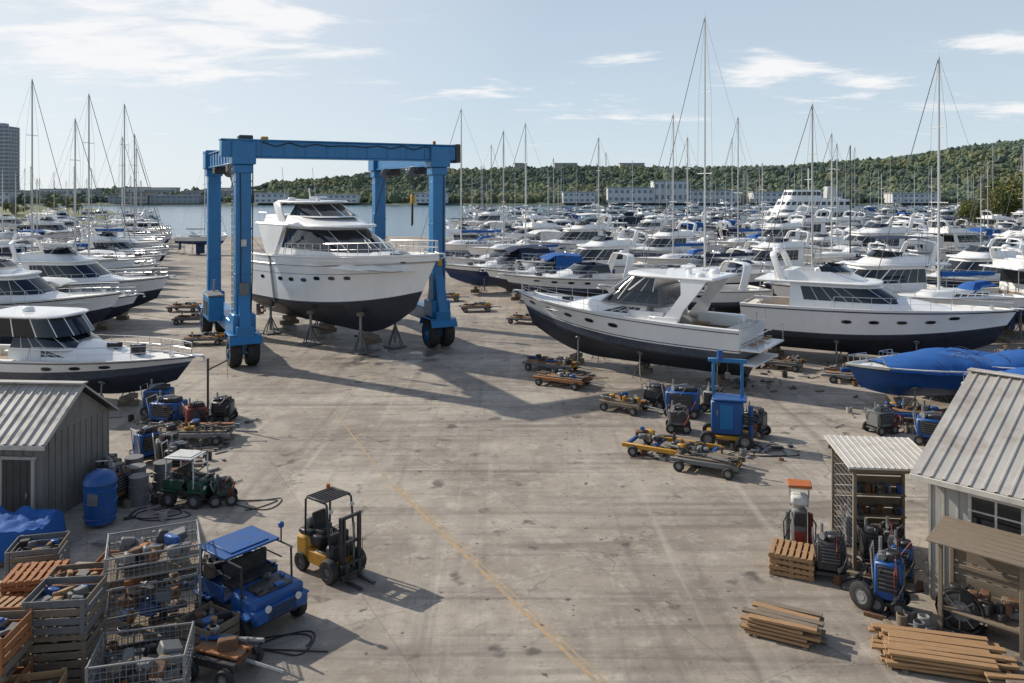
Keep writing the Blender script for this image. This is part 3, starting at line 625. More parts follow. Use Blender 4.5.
while y<172:
    x=-.06*y+ (row%2)*6 + R.uniform(0,3)+ (10 if y<90 else 0)
    if y<90: x=max(x,24)
    while x<.72*y+8:
        if all((x-a)**2/64+(y-b)**2/9>1 for a,b in occ):
            if R.random()>.15: boat(R.choice(keys),x+R.uniform(-1,1),y+R.uniform(-.8,.8),(196 if R.random()<.7 else 14)+R.uniform(-11,11),scale=R.uniform(.8,1.15))
            else: boat(R.choice(['s1','s3','s4','s3']),x,y,196+R.uniform(-7,7),scale=R.uniform(.66,.98))
        x+=R.uniform(12.4,15.0)
    y+=R.uniform(5.2,6.2); row+=1
for x,y,k in((40,68,'f1'),(46,62,'e3'),(44,74,'f4'),(33.5,79,'e1'),(52,78,'f2')):
    boat(k,x,y,195+R.uniform(-8,8))
y=190
while y<430:
    x=-.045*y+R.uniform(0,6)
    while x<.75*y:
        if R.random()<.80:
            k=R.choice(keys if R.random()>.42 else ['s1','s2','s3','s4','s3'])
            boat(k,x,y+R.uniform(-2,2),R.choice((190,12,200))+R.uniform(-12,12),z=-2.1 if k[0]!='s' else -3.2,scale=R.uniform(.85,1.2))
        x+=R.uniform(13,20)
    y+=R.uniform(9,13) if y<300 else R.uniform(14,20)
y=47
while y<165:
    x=-.425*y-6.5
    if y<57: x-=4
    while x>-.72*y-8:
        if R.random()>.12: boat(R.choice(keys),x+R.uniform(-1.2,1.2),y+R.uniform(-.6,.6),-8+R.uniform(-8,8) if R.random()<.8 else 175,scale=R.uniform(.82,1.0))
        else: boat('s3',x,y,-8,scale=R.uniform(.65,.85))
        x-=R.uniform(12.6,14)
    y+=R.uniform(4.6,5.6)
for x,y,k,s_ in((-43.7,72,'s2',.84),(-42.5,77,'s3',.95),(-41.5,77.5,'s1',.93),(-49,100,'s1',1.0),(-50.5,106,'s3',.98),(-57,116,'s3',1.0),(-62,131,'s3',.95),(-48,124,'s3',.8)):
    boat(k,x,y,-8,scale=s_)
y=185
while y<330:
    for q in range(3):
        x=-.46*y-q*15-R.uniform(0,5); boat(R.choice(['s1','s3','s3','e1','f1','f3','e5']),x,y,R.choice((0,180))+R.uniform(-9,9),z=-2.4,scale=.9)
    y+=R.uniform(9,14)
# ---------------- ferry / large ship
mb=MB(); h=Hull(mb,34,9,5.2,6.4,rake=3,cz=1.2,czb=1,kz=1,stripes=((.3,'antifoul_blue'),(1,W_)),z0=-1,cock=.1,cdepth=.6)
cabin(mb,3,27,4.2,7.2,4.0,rf=2,tw=.02,nose=2.5,nseg=12,mull=.3,bands=((0,.4,'w'),(.4,.7,'g'),(.7,1,'w')))
cabin(mb,5,24,7.2,9.8,3.7,rf=1.5,tw=.03,nose=2,nseg=10,mull=.3,bands=((0,.4,'w'),(.4,.75,'g'),(.75,1,'w')))
cabin(mb,13,22,9.8,12.2,3.2,rf=1,tw=.05,nose=2,nseg=5,mull=.12,bands=((0,.4,'w'),(.4,.8,'g'),(.8,1,'w')))
mb.box((9,0,11.4),(2.6,2.4,3.4),'equip_white',bev=.2); mb.cyl((15,0,12),(15,0,18),.15,W_,6); mb.cyl((15,-2,15),(15,2,15),.06,W_,5); h.rail(.1,.98,H=.9,r=.04,n=18)
mb.obj('passenger_ship',(94,215,-2.2),D2R(186))

# ---------------------------------------------------------------- ground etc
def nodes_mat(name):
    m=bpy.data.materials.new(name); m.use_nodes=True; return m,m.node_tree.nodes,m.node_tree.links
def concrete():
    m,N,L=nodes_mat('yard_concrete'); b=N['Principled BSDF']
    tc=N.new('ShaderNodeTexCoord')
    def noise_(scale,detail=8,rough=.6,stretch=None,rot=0,dist=0,loc=(0,0,0)):
        n=N.new('ShaderNodeTexNoise'); n.inputs['Scale'].default_value=scale;n.inputs['Detail'].default_value=detail;n.inputs['Roughness'].default_value=rough;n.inputs['Distortion'].default_value=dist
        mp=N.new('ShaderNodeMapping'); mp.inputs['Scale'].default_value=stretch or (1,1,1); mp.inputs['Rotation'].default_value=(0,0,rot); mp.inputs['Location'].default_value=loc; L.new(tc.outputs['Object'],mp.inputs[0]); L.new(mp.outputs[0],n.inputs['Vector']); return n.outputs['Fac']
    def mr(f,a,b_,c=0,d=1):
        r=N.new('ShaderNodeMapRange'); r.inputs[1].default_value=a;r.inputs[2].default_value=b_;r.inputs[3].default_value=c;r.inputs[4].default_value=d; L.new(f,r.inputs[0]); return r.outputs[0]
    def mix(f,a,c,bt='MIX'):
        x=N.new('ShaderNodeMix'); x.data_type='RGBA'; x.blend_type=bt
        if isinstance(f,float): x.inputs[0].default_value=f
        else: L.new(f,x.inputs[0])
        for i,v in((6,a),(7,c)):
            if isinstance(v,tuple): x.inputs[i].default_value=(*v,1)
            else: L.new(v,x.inputs[i])
        return x.outputs[2]
    c=mix(mr(noise_(.10,6,.6),.35,.65),(.23,.19,.15),(.45,.39,.32))
    c=mix(mr(noise_(.32,8,.68,loc=(4,9,0)),.46,.64,0,.65),c,(.18,.147,.116))
    c=mix(mr(noise_(1.2,9,.78),.50,.68,0,.65),c,(.52,.46,.38))
    c=mix(mr(noise_(3.2,8,.75,loc=(3,1,0)),.53,.70,0,.6),c,(.13,.105,.083))
    c=mix(mr(noise_(.6,7,.65,(.10,1.9,1),-1.15,.6),.52,.68,0,.65),c,(.12,.098,.078))
    c=mix(mr(noise_(.6,7,.65,(.10,2.3,1),-.75,.4,(7,2,0)),.54,.68,0,.6),c,(.13,.107,.086))
    c=mix(mr(noise_(.6,7,.65,(1.8,.1,1),.35,.5),.55,.70,0,.5),c,(.13,.107,.086))
    c=mix(mr(noise_(.6,7,.65,(2.0,.12,1),.1,.5,(1,8,0)),.56,.70,0,.35),c,(.50,.45,.38))
    c=mix(mr(noise_(.9,4,.5),.63,.70,0,.75),c,(.055,.045,.038))
    c=mix(mr(noise_(2.6,3,.5,loc=(8,8,0)),.68,.72,0,.8),c,(.05,.042,.036))
    br=N.new('ShaderNodeTexBrick'); br.offset=0; br.inputs['Scale'].default_value=1; br.inputs['Mortar Size'].default_value=.014; br.inputs['Mortar Smooth'].default_value=.3
    br.inputs['Brick Width'].default_value=6; br.inputs['Row Height'].default_value=6; br.inputs['Color1'].default_value=(1,1,1,1); br.inputs['Color2'].default_value=(.82,.81,.80,1); br.inputs['Mortar'].default_value=(.45,.42,.39,1)
    mp=N.new('ShaderNodeMapping'); mp.inputs['Rotation'].default_value=(0,0,D2R(-28)); L.new(tc.outputs['Object'],mp.inputs[0]); L.new(mp.outputs[0],br.inputs['Vector'])
    c=mix(.6,c,br.outputs['Color'],'MULTIPLY')
    v=N.new('ShaderNodeTexVoronoi'); v.feature='DISTANCE_TO_EDGE'; v.inputs['Scale'].default_value=.16
    nz=N.new('ShaderNodeTexNoise'); nz.inputs['Scale'].default_value=.8; nz.inputs['Detail'].default_value=8; L.new(tc.outputs['Object'],nz.inputs['Vector'])
    va=N.new('ShaderNodeVectorMath'); va.operation='MULTIPLY_ADD'; va.inputs[1].default_value=(2.2,2.2,0); L.new(nz.outputs['Color'],va.inputs[0]); L.new(tc.outputs['Object'],va.inputs[2]); L.new(va.outputs[0],v.inputs['Vector'])
    ck=mr(v.outputs['Distance'],0,.005,1,0); msk=mr(noise_(.12,3),.47,.55); mm=N.new('ShaderNodeMath'); mm.operation='MULTIPLY'; L.new(ck,mm.inputs[0]); L.new(msk,mm.inputs[1])
    mh=N.new('ShaderNodeMath'); mh.operation='MULTIPLY'; mh.inputs[1].default_value=.6; L.new(mm.outputs[0],mh.inputs[0])
    c=mix(mh.outputs[0],c,(.07,.058,.048))
    vd=N.new('ShaderNodeVectorMath'); vd.operation='DISTANCE'; vd.inputs[1].default_value=(-7.2,48,0); L.new(tc.outputs['Object'],vd.inputs[0])
    near=mr(vd.outputs['Value'],1,5,1,0); wn=mr(noise_(.7,5,.6),.50,.56); w=N.new('ShaderNodeMath'); w.operation='MULTIPLY'; L.new(near,w.inputs[0]); L.new(wn,w.inputs[1])
    c=mix(w.outputs[0],c,(.07,.062,.055))
    L.new(c,b.inputs['Base Color'])
    r0=mr(noise_(.5,8,.65),.3,.7,.55,.85); rx=N.new('ShaderNodeMix'); L.new(w.outputs[0],rx.inputs[0]); L.new(r0,rx.inputs[2]); rx.inputs[3].default_value=.1; L.new(rx.outputs[0],b.inputs['Roughness'])
    bp=N.new('ShaderNodeBump'); bp.inputs['Strength'].default_value=.5; bp.inputs['Distance'].default_value=.02; L.new(noise_(9,8,.7),bp.inputs['Height']); L.new(bp.outputs[0],b.inputs['Normal'])
    MATS['yard_concrete']=m
concrete()
def linemat():
    m,N,L=nodes_mat('line_yellow'); b=N['Principled BSDF']; tc=N.new('ShaderNodeTexCoord')
    n=N.new('ShaderNodeTexNoise'); n.inputs['Scale'].default_value=4; n.inputs['Detail'].default_value=10; n.inputs['Roughness'].default_value=.75; L.new(tc.outputs['Object'],n.inputs['Vector'])
    r=N.new('ShaderNodeMapRange'); r.inputs[1].default_value=.44; r.inputs[2].default_value=.60; L.new(n.outputs['Fac'],r.inputs[0])
    x=N.new('ShaderNodeMix'); x.data_type='RGBA'; x.inputs[6].default_value=(.42,.27,.12,1); x.inputs[7].default_value=(.28,.23,.175,1); L.new(r.outputs[0],x.inputs[0]); L.new(x.outputs[2],b.inputs['Base Color']); b.inputs['Roughness'].default_value=.85; MATS['line_yellow']=m
linemat()
mat('quay',(.2,.19,.18),.9,var=.2,scale=.3)
def grassmat():
    m,N,L=nodes_mat('grass'); b=N['Principled BSDF']; tc=N.new('ShaderNodeTexCoord')
    n=N.new('ShaderNodeTexNoise'); n.inputs['Scale'].default_value=.08; n.inputs['Detail'].default_value=10; n.inputs['Roughness'].default_value=.7; L.new(tc.outputs['Object'],n.inputs['Vector'])
    r=N.new('ShaderNodeValToRGB'); r.color_ramp.elements[0].position=.35; r.color_ramp.elements[0].color=(.07,.10,.025,1); r.color_ramp.elements[1].position=.65; r.color_ramp.elements[1].color=(.23,.22,.08,1)
    L.new(n.outputs['Fac'],r.inputs[0]); L.new(r.outputs[0],b.inputs['Base Color']); b.inputs['Roughness'].default_value=.9; MATS['grass']=m
grassmat()
def watermat():
    m,N,L=nodes_mat('water'); b=N['Principled BSDF']; b.inputs['Base Color'].default_value=(.05,.13,.20,1); b.inputs['Roughness'].default_value=.15
    tc=N.new('ShaderNodeTexCoord'); n=N.new('ShaderNodeTexNoise'); n.inputs['Scale'].default_value=.5; n.inputs['Detail'].default_value=6; L.new(tc.outputs['Object'],n.inputs['Vector'])
    bp=N.new('ShaderNodeBump'); bp.inputs['Strength'].default_value=.8; bp.inputs['Distance'].default_value=.3; L.new(n.outputs['Fac'],bp.inputs['Height']); L.new(bp.outputs[0],b.inputs['Normal']); MATS['water']=m
watermat()
mb=MB(); mb.add([(-260,-60,0),(260,-60,0),(260,172,0),(-260,172,0)],[(0,1,2,3)],'yard_concrete'); mb.add([(-260,172,0),(260,172,0),(260,172,-3),(-260,172,-3)],[(0,1,2,3)],'quay'); mb.obj('ground')
mb=MB(); mb.add([(-4000,172,-1.2),(4000,172,-1.2),(4000,5000,-1.2),(-4000,5000,-1.2)],[(0,1,2,3)],'water'); mb.obj('water')
mb=MB()
def line(p,q,w,m='line_yellow'):
    p=Vector(p);q=Vector(q);d=(q-p).normalized();n=Vector((-d.y,d.x,0))*w/2; mb.add([p+n,q+n,q-n,p-n],[(0,1,2,3)],m)
line((-4.05,27.1,.004),(4.3,11.4,.004),.10); line((-3.90,27.18,.004),(4.45,11.48,.004),.04); line((-4.3,27.6,.004),(-8,36,.004),.06)
mb.obj('painted_line')
mb=MB(); rs=[]
for i in range(30):
    Y=150+i*9; r=[]
    for j in range(24):
        X=-.50*Y-j*9-(6*math.sin(i*.7)); z=.03+min(3.5,j*.4)+1.2*noise.noise((X*.03,Y*.03,0)) if j>0 else -1.5
        r.append(Vector((X,Y,z)))
    rs.append(r)
mb.grid(rs,'grass'); mb.obj('grass_bank')
mb=MB(); rs=[]
for i in range(24):
    Y=150+i*10; rs.append([Vector((.60*Y+j*9+5*math.sin(i*.9),Y,(-1.5 if j==0 else .3+min(2,j*.3)+noise.noise((j*.4,i*.3,2))))) for j in range(20)])
mb.grid(rs,'grass'); mb.obj('grass_shore')
def hgt(X,Y):
    P=[(-3000,8),(-600,3),(-330,3),(-260,12),(-150,24),(0,27),(200,28),(340,31),(460,42),(560,54),(660,70),(800,78),(1500,70),(3000,50)]
    h=P[-1][1]
    for (a,b),(c,d) in zip(P,P[1:]):
        if a<=X<=c: h=b+(d-b)*(X-a)/(c-a); break
    t=min(1,max(0,(Y-600)/330)); t=t*t*(3-2*t)
    return -1.5+ (h)*t + 5*noise.noise((X*.008,Y*.008,0))*t + min(1,max(0,(Y-590)/20))*2.5
mb=MB(); rs=[]
for i in range(46):
    Y=590+i*16; rs.append([Vector((X,Y,hgt(X,Y))) for X in range(-1500,2001,35)])
mat('hill_ground',(.08,.10,.06),.95,var=.4,scale=.03)  # green shifted bluish, so distance haze is part of the base colour
mb.grid(rs,'hill_ground'); mb.obj('hills')
def forest(name,n,f,seed):
    r=random.Random(seed); mb=MB()
    bm=bmesh.new(); bmesh.ops.create_icosphere(bm,subdivisions=1,radius=1); bv=[v.co.copy() for v in bm.verts]; bf=[tuple(v.index for v in q.verts) for q in bm.faces]; bm.free()
    for _ in range(n):
        X,Y=f(r); z=hgt(X,Y); s=r.uniform(1.8,3.2)*(1.6 if r.random()<.2 else 1); sq=r.uniform(.8,1.3)
        q=noise.noise((X*.012,Y*.012,5))+r.uniform(-.35,.35)
        m='far_leaf_haze_b' if q>.22 else ('far_leaf_haze_c' if q<-.15 else 'far_leaf_haze_a')
        for c in range(2):
            ox,oy,oz=r.uniform(-.7,.7)*s,r.uniform(-.5,.5)*s,c*s*.5; ss=s*(1-.4*c)
            mb.add([(X+ox+v.x*ss*r.uniform(.6,1.3),Y+oy+v.y*ss*r.uniform(.6,1.3),z+oz+s*.5+v.z*ss*sq*r.uniform(.7,1.3)) for v in bv],bf,m)
    return mb.obj(name,sharp=20)
def ff(r):
    Y=r.choice((r.uniform(604,950),r.uniform(850,960),r.uniform(604,700))); X=r.uniform(-.62 if r.random()<.3 else -.3,.72)*Y
    return X,Y
forest('distant_tree_mass',14000,ff,3)
def bld(name,X,Y,w,d,hh,m,st=3,z=None,rz=0,roof='bldg_grey',bays=None):
    mb=MB(); mb.box((0,0,hh/2),(w,d,hh),m,bev=0); mb.box((0,0,hh+.3),(w+1,d+1,.6),roof,bev=0)
    nb=bays or max(3,int(w/4))
    for i in range(st):
        for j in range(nb): mb.box((-w/2+(j+.5)*w/nb,-d/2-.02,(i+.55)*hh/st),(w/nb*.5,.3,hh/st*.4),'bldg_glass',bev=0)
    mb.obj(name,(X,Y,(hgt(X,Y) if z is None else z)-.5),rz)
mb=MB(); mb.box((0,0,34),(22,18,68),'bldg_grey',bev=0)
for i in range(20):
    mb.box((0,0,3+i*3.3),(22.8,18.8,.5),'bldg_white',bev=0)
    for j in range(5): mb.box((-8.8+j*4.4,-9.2,4.7+i*3.3),(2.6,.4,1.7),'bldg_glass',bev=0); 
    for j in range(4): mb.box((11.2,-6.6+j*4.4,4.7+i*3.3),(.4,2.6,1.7),'bldg_glass',bev=0)
mb.box((0,0,69.5),(9,8,3.5),'bldg_grey',bev=0); mb.obj('apartment_tower',(-447,700,-3),.1)
rb=random.Random(5)
for i in range(34):
    X=rb.uniform(-430,-225); Y=rb.uniform(603,700); bld('waterfront_building',X,Y,rb.uniform(14,38),12,rb.uniform(5,12),rb.choice(('bldg_white','bldg_tan','bldg_grey','bldg_white')),2,z=.5,roof=rb.choice(('bldg_roof','bldg_grey')))
for X,Y,w,hh in((88,600,34,11),(118,599,26,16),(150,600,40,9),(50,601,24,8),(-60,600,24,7),(-130,600,30,6),(230,600,30,8),(300,600,36,7),(190,600,22,8),(-180,600,22,7)): bld('waterfront_warehouse',X,Y,w,14,hh,'bldg_white',2,z=.8)
for X,w in((62,26),(138,28),(10,14)): bld('hilltop_building',X,925,w,14,13,'bldg_tan',3,z=28)
# ---------------- trees near right
def tree(seed,H=9):
    r=random.Random(seed); mb=MB(); mb.cyl((0,0,0),(.2,0,H*.45),.28,'bark',8,r1=.17)
    cl=[]
    for i in range(9):
        a=r.uniform(0,6.28); rr=r.uniform(.15,.34)*H; z=r.uniform(.38,.85)*H; e=Vector((rr*math.cos(a),rr*math.sin(a),z)); mb.cyl((.15,0,H*.35+i*.02*H),e,.1,'bark',5,r1=.03); cl.append((e,r.uniform(.13,.22)*H))
    cl.append((Vector((0,0,H*.9)),H*.15))
    for c,s in cl:
        m0=r.choice(('leaf_dark','leaf_mid','leaf_olive'))
        for k in range(260):
            d=Vector((r.gauss(0,1),r.gauss(0,1),r.gauss(0,1))).normalized()*s*r.uniform(.5,1.05)**.6; p=c+d; q=r.uniform(.12,.3)
            u=Vector((r.uniform(-1,1),r.uniform(-1,1),r.uniform(-1,1))).normalized()*q; w=u.cross(Vector((r.uniform(-1,1),r.uniform(-1,1),1))).normalized()*q*.7
            mb.add([p-u,p+w,p+u,p-w],[(0,1,2,3)],m0 if r.random()<.7 else 'leaf_mid')
    return mb.mesh('tree')
TR=[tree(i,9) for i in range(3)]
for i in range(60):
    Y=R.uniform(175,300); X=(.565+R.uniform(0,.14))*Y; put(TR[i%3],'broadleaf_tree',(X,Y,.2),R.uniform(0,6),None,R.uniform(.85,1.5) if X/Y>.6 else R.uniform(.5,.9))
for i in range(24):
    Y=R.uniform(250,400); X=-(.54+R.uniform(0,.14))*Y; put(TR[i%3],'broadleaf_tree',(X,Y,1.0),R.uniform(0,6),None,R.uniform(.3,.55))

# ---------------------------------------------------------------- yard equipment
def dolly(L=3,W=1.2,m='equip_yellow',m2='equip_blue',planks=True,seed=0,junk=True):
    r=random.Random(seed); mb=MB()
    for y in(-W/2,W/2): mb.box((0,y,.38),(L,.12,.16),m,bev=.015)
    for i in range(4): mb.box((-L/2+.15+i*(L-.3)/3,0,.36),(.12,W,.12),m2,bev=.01)
    for x in(-L*.36,L*.36):
        for y in(-W/2-.12,W/2+.12): mb.wheel((x,y,.2),.2,.14,(0,1,0),n=12)
    if planks:
        for i in range(5): mb.box((r.uniform(-.05,.05),-W/2+.15+i*(W-.3)/4,.5),(L*.9,W/6,.05),'wood_orange' if r.random()<.4 else 'wood_grey',bev=.01)
    mb.cyl((L/2,0,.36),(L/2+.9,0,.3),.04,'galv',6)
    if junk:
        for i in range(int(L*6)):
            x=r.uniform(-L*.44,L*.44); y=r.uniform(-W*.4,W*.4); t=r.random(); mm=r.choice(('equip_yellow','equip_blue','equip_grey','black_metal','rust','galv','black_metal','equip_grey'))
            if t<.4: mb.box((x,y,.6),(r.uniform(.15,.45),r.uniform(.1,.3),r.uniform(.1,.3)),mm,rz=r.uniform(0,3),bev=.03)
            elif t<.7: mb.cyl((x-.3,y,.58),(x+.3,y+r.uniform(-.2,.2),.6),.05,mm,8)
            elif t<.85: mb.tube([(x+.2*math.cos(q),y+.2*math.sin(q),.55+q*.01) for q in[i_*.6 for i_ in range(22)]],.02,'hose_black')
            else: mb.cyl((x,y,.5),(x,y,.5+r.uniform(.2,.5)),.04,mm,7); mb.cyl((x,y,.72),(x,y,.77),.1,mm,8)
    return mb
def machine(w=1,d=.8,hh=1.1,body='equip_blue',seed=0,wheels=True):
    r=random.Random(seed); mb=MB()
    mb.box((0,0,.22),(w*1.1,d*1.05,.1),'black_metal',bev=.02)
    mb.box((0,0,.27+hh*.33),(w,d,hh*.62),body,bev=.05)
    mb.box((0,-d/2-.012,.3+hh*.36),(w*.7,.03,hh*.4),'black_metal',bev=.01)
    for i in range(5): mb.box((0,-d/2-.035,.3+hh*(.22+.07*i)),(w*.62,.03,.02),'equip_grey',bev=0)
    mb.box((w/2+.012,0,.3+hh*.36),(.03,d*.6,hh*.35),'equip_grey',bev=.01)
    mb.box((w*.15,0,.27+hh*.7),(w*.5,d*.6,hh*.16),'black_metal',bev=.04)
    mb.cyl((-w*.3,-d*.2,.27+hh*.72),(w*.1,d*.3,.27+hh*.72),.13*min(1,w),'galv',12)
    mb.cyl((-w*.3,0,.27+hh*.62),(-w*.3,0,.27+hh*.98),.04,'galv',8)
    for i in range(5):
        a=Vector((r.uniform(-w*.4,w*.4),r.uniform(-d*.4,d*.4),.27+hh*.64)); b=Vector((r.uniform(-w*.5,w*.5),r.uniform(-d*.55,-d*.3),.35+hh*.1)); mb.tube([a,a+Vector((.05,-.05,.2)),(a+b)/2+Vector((0,-.2,.15)),b],.016,r.choice(('hose_black','hose_red','hose_black')))
        mb.box((r.uniform(-w*.4,w*.4),r.uniform(-d*.3,d*.3),.27+hh*.68),(r.uniform(.06,.2),r.uniform(.06,.2),r.uniform(.08,.22)),r.choice(('black_metal','galv','equip_grey',body)),bev=.015)
    mb.tube([(-w*.5,-d*.4,.5),(-w*.62,-d*.4,hh),(-w*.62,d*.4,hh),(-w*.5,d*.4,.5)],.022,'steel')
    mb.tube([(w*.4+.1*math.cos(t),-d*.5-.15+.18*math.sin(t),.55+.18*math.cos(t)+t*.004) for t in[i*.6 for i in range(40)]],.022,r.choice(('hose_black','hose_red','hose_black')))
    if wheels:
        for x in(-w*.4,w*.4):
            for y in(-d*.55,d*.55): mb.wheel((x,y,.2),.2,.1,(0,1,0),n=14)
    return mb
def pallet(mb,c,w=1.2,d=1.0,m='wood_fresh',rz=0):
    T0=mb.T; mb.T=T0@Matrix.Translation(c)@Matrix.Rotation(rz,4,'Z')
    for y in(-d/2+.05,0,d/2-.05): mb.box((0,y,.07),(w,.09,.09),m,bev=.006)
    for i in range(7): mb.box((-w/2+.07+i*(w-.14)/6,0,.127),(.11,d,.022),m,bev=.004)
    for i in(0,3,6): mb.box((-w/2+.07+i*(w-.14)/6,0,.012),(.11,d,.022),m,bev=.004)
    mb.T=T0
def pallet_stack(n,m='wood_fresh',seed=0,w=1.2,d=1.0):
    r=random.Random(seed); mb=MB()
    for i in range(n): pallet(mb,(r.uniform(-.04,.04),r.uniform(-.04,.04),i*.145),w,d,m,r.uniform(-.06,.06))
    return mb
def lumber(L=2.2,n=6,layers=4,m='wood_grey',seed=0,w=.16):
    r=random.Random(seed); mb=MB()
    for k in range(layers):
        for i in range(n): mb.box((r.uniform(-.15,.15),-n*w/2+(i+.5)*w*1.06+r.uniform(-.015,.015),.08+k*.085),(L*r.uniform(.8,1.08),w*.95,.06),m if r.random()<.6 else 'wood_fresh',rz=r.uniform(-.05,.05),bev=.006)
    for x in(-L*.35,L*.35): mb.box((x,0,.025),(.1,n*w*1.05,.05),'wood_grey',bev=.005)
    return mb
def cage(w=1.6,d=1.2,hh=1.2,m='cage_wire',seed=0,fill=True):
    r=random.Random(seed); mb=MB(); 
    for x in(-w/2,w/2):
        for y in(-d/2,d/2): mb.box((x,y,hh/2+.08),(.05,.05,hh+.16),m,bev=.01)
    for z in(.15,.15+hh*.5,hh+.13):
        for y in(-d/2,d/2): mb.box((0,y,z),(w,.035,.035),m,bev=.008)
        for x in(-w/2,w/2): mb.box((x,0,z),(.035,d,.035),m,bev=.008)
    nx=int(w/.11); nz=int(hh/.13); nd=int(d/.11)
    for y in(-d/2,d/2):
        for i in range(nx): mb.cyl((-w/2+i*w/nx,y,.15),(-w/2+i*w/nx,y,hh+.13),.007,m,4,caps=False)
        for i in range(nz): mb.cyl((-w/2,y,.15+i*hh/nz),(w/2,y,.15+i*hh/nz),.007,m,4,caps=False)
    for x in(-w/2,w/2):
        for i in range(nd): mb.cyl((x,-d/2+i*d/nd,.15),(x,-d/2+i*d/nd,hh+.13),.007,m,4,caps=False)
        for i in range(nz): mb.cyl((x,-d/2,.15+i*hh/nz),(x,d/2,.15+i*hh/nz),.007,m,4,caps=False)
    mb.box((0,0,.13),(w,d,.04),'wood_grey',bev=.01)
    if fill:
        for i in range(26):
            mm=r.choice(('equip_grey','black_metal','wood_grey','equip_grey','rust','equip_blue','black_metal','wood_orange')); mb.box((r.uniform(-w*.35,w*.35),r.uniform(-d*.35,d*.35),.3+r.uniform(0,hh*.6)),(r.uniform(.15,.45),r.uniform(.12,.35),r.uniform(.1,.3)),mm,rz=r.uniform(0,3),bev=.03,rx=r.uniform(-.3,.3),ry=r.uniform(-.3,.3))
    return mb
def crate(w=1.1,d=.9,hh=.8,m='wood_orange',seed=0):
    r=random.Random(seed); mb=MB(); pallet(mb,(0,0,0),w,d,'wood_grey')
    nz=int(hh/.16)
    for i in range(nz):
        z=.24+i*hh/nz
        for y in(-d/2,d/2): mb.box((0,y,z),(w,.03,hh/nz*.8),m if r.random()<.7 else 'wood_grey',bev=.006)
        for x in(-w/2,w/2): mb.box((x,0,z),(.03,d-.03,hh/nz*.8),m if r.random()<.7 else 'wood_grey',bev=.006)
    for x in(-w/2+.06,w/2-.06):
        for y in(-d/2-.025,d/2+.025): mb.box((x,y,.15+hh/2),(.09,.03,hh),m,bev=.005)
    for i in range(22): mb.box((r.uniform(-w*.36,w*.36),r.uniform(-d*.34,d*.34),.15+hh*r.uniform(.4,.9)),(r.uniform(.1,.35),r.uniform(.08,.25),r.uniform(.08,.2)),r.choice(('black_metal','equip_grey','equip_grey','wood_fresh','rust','equip_blue','black_metal')),rz=r.uniform(0,3),rx=r.uniform(-.3,.3),bev=.02)
    return mb
def place(mb,name,x,y,deg=0,z=0,scale=1): return mb.obj(name,(x,y,z),D2R(deg),scale=scale)
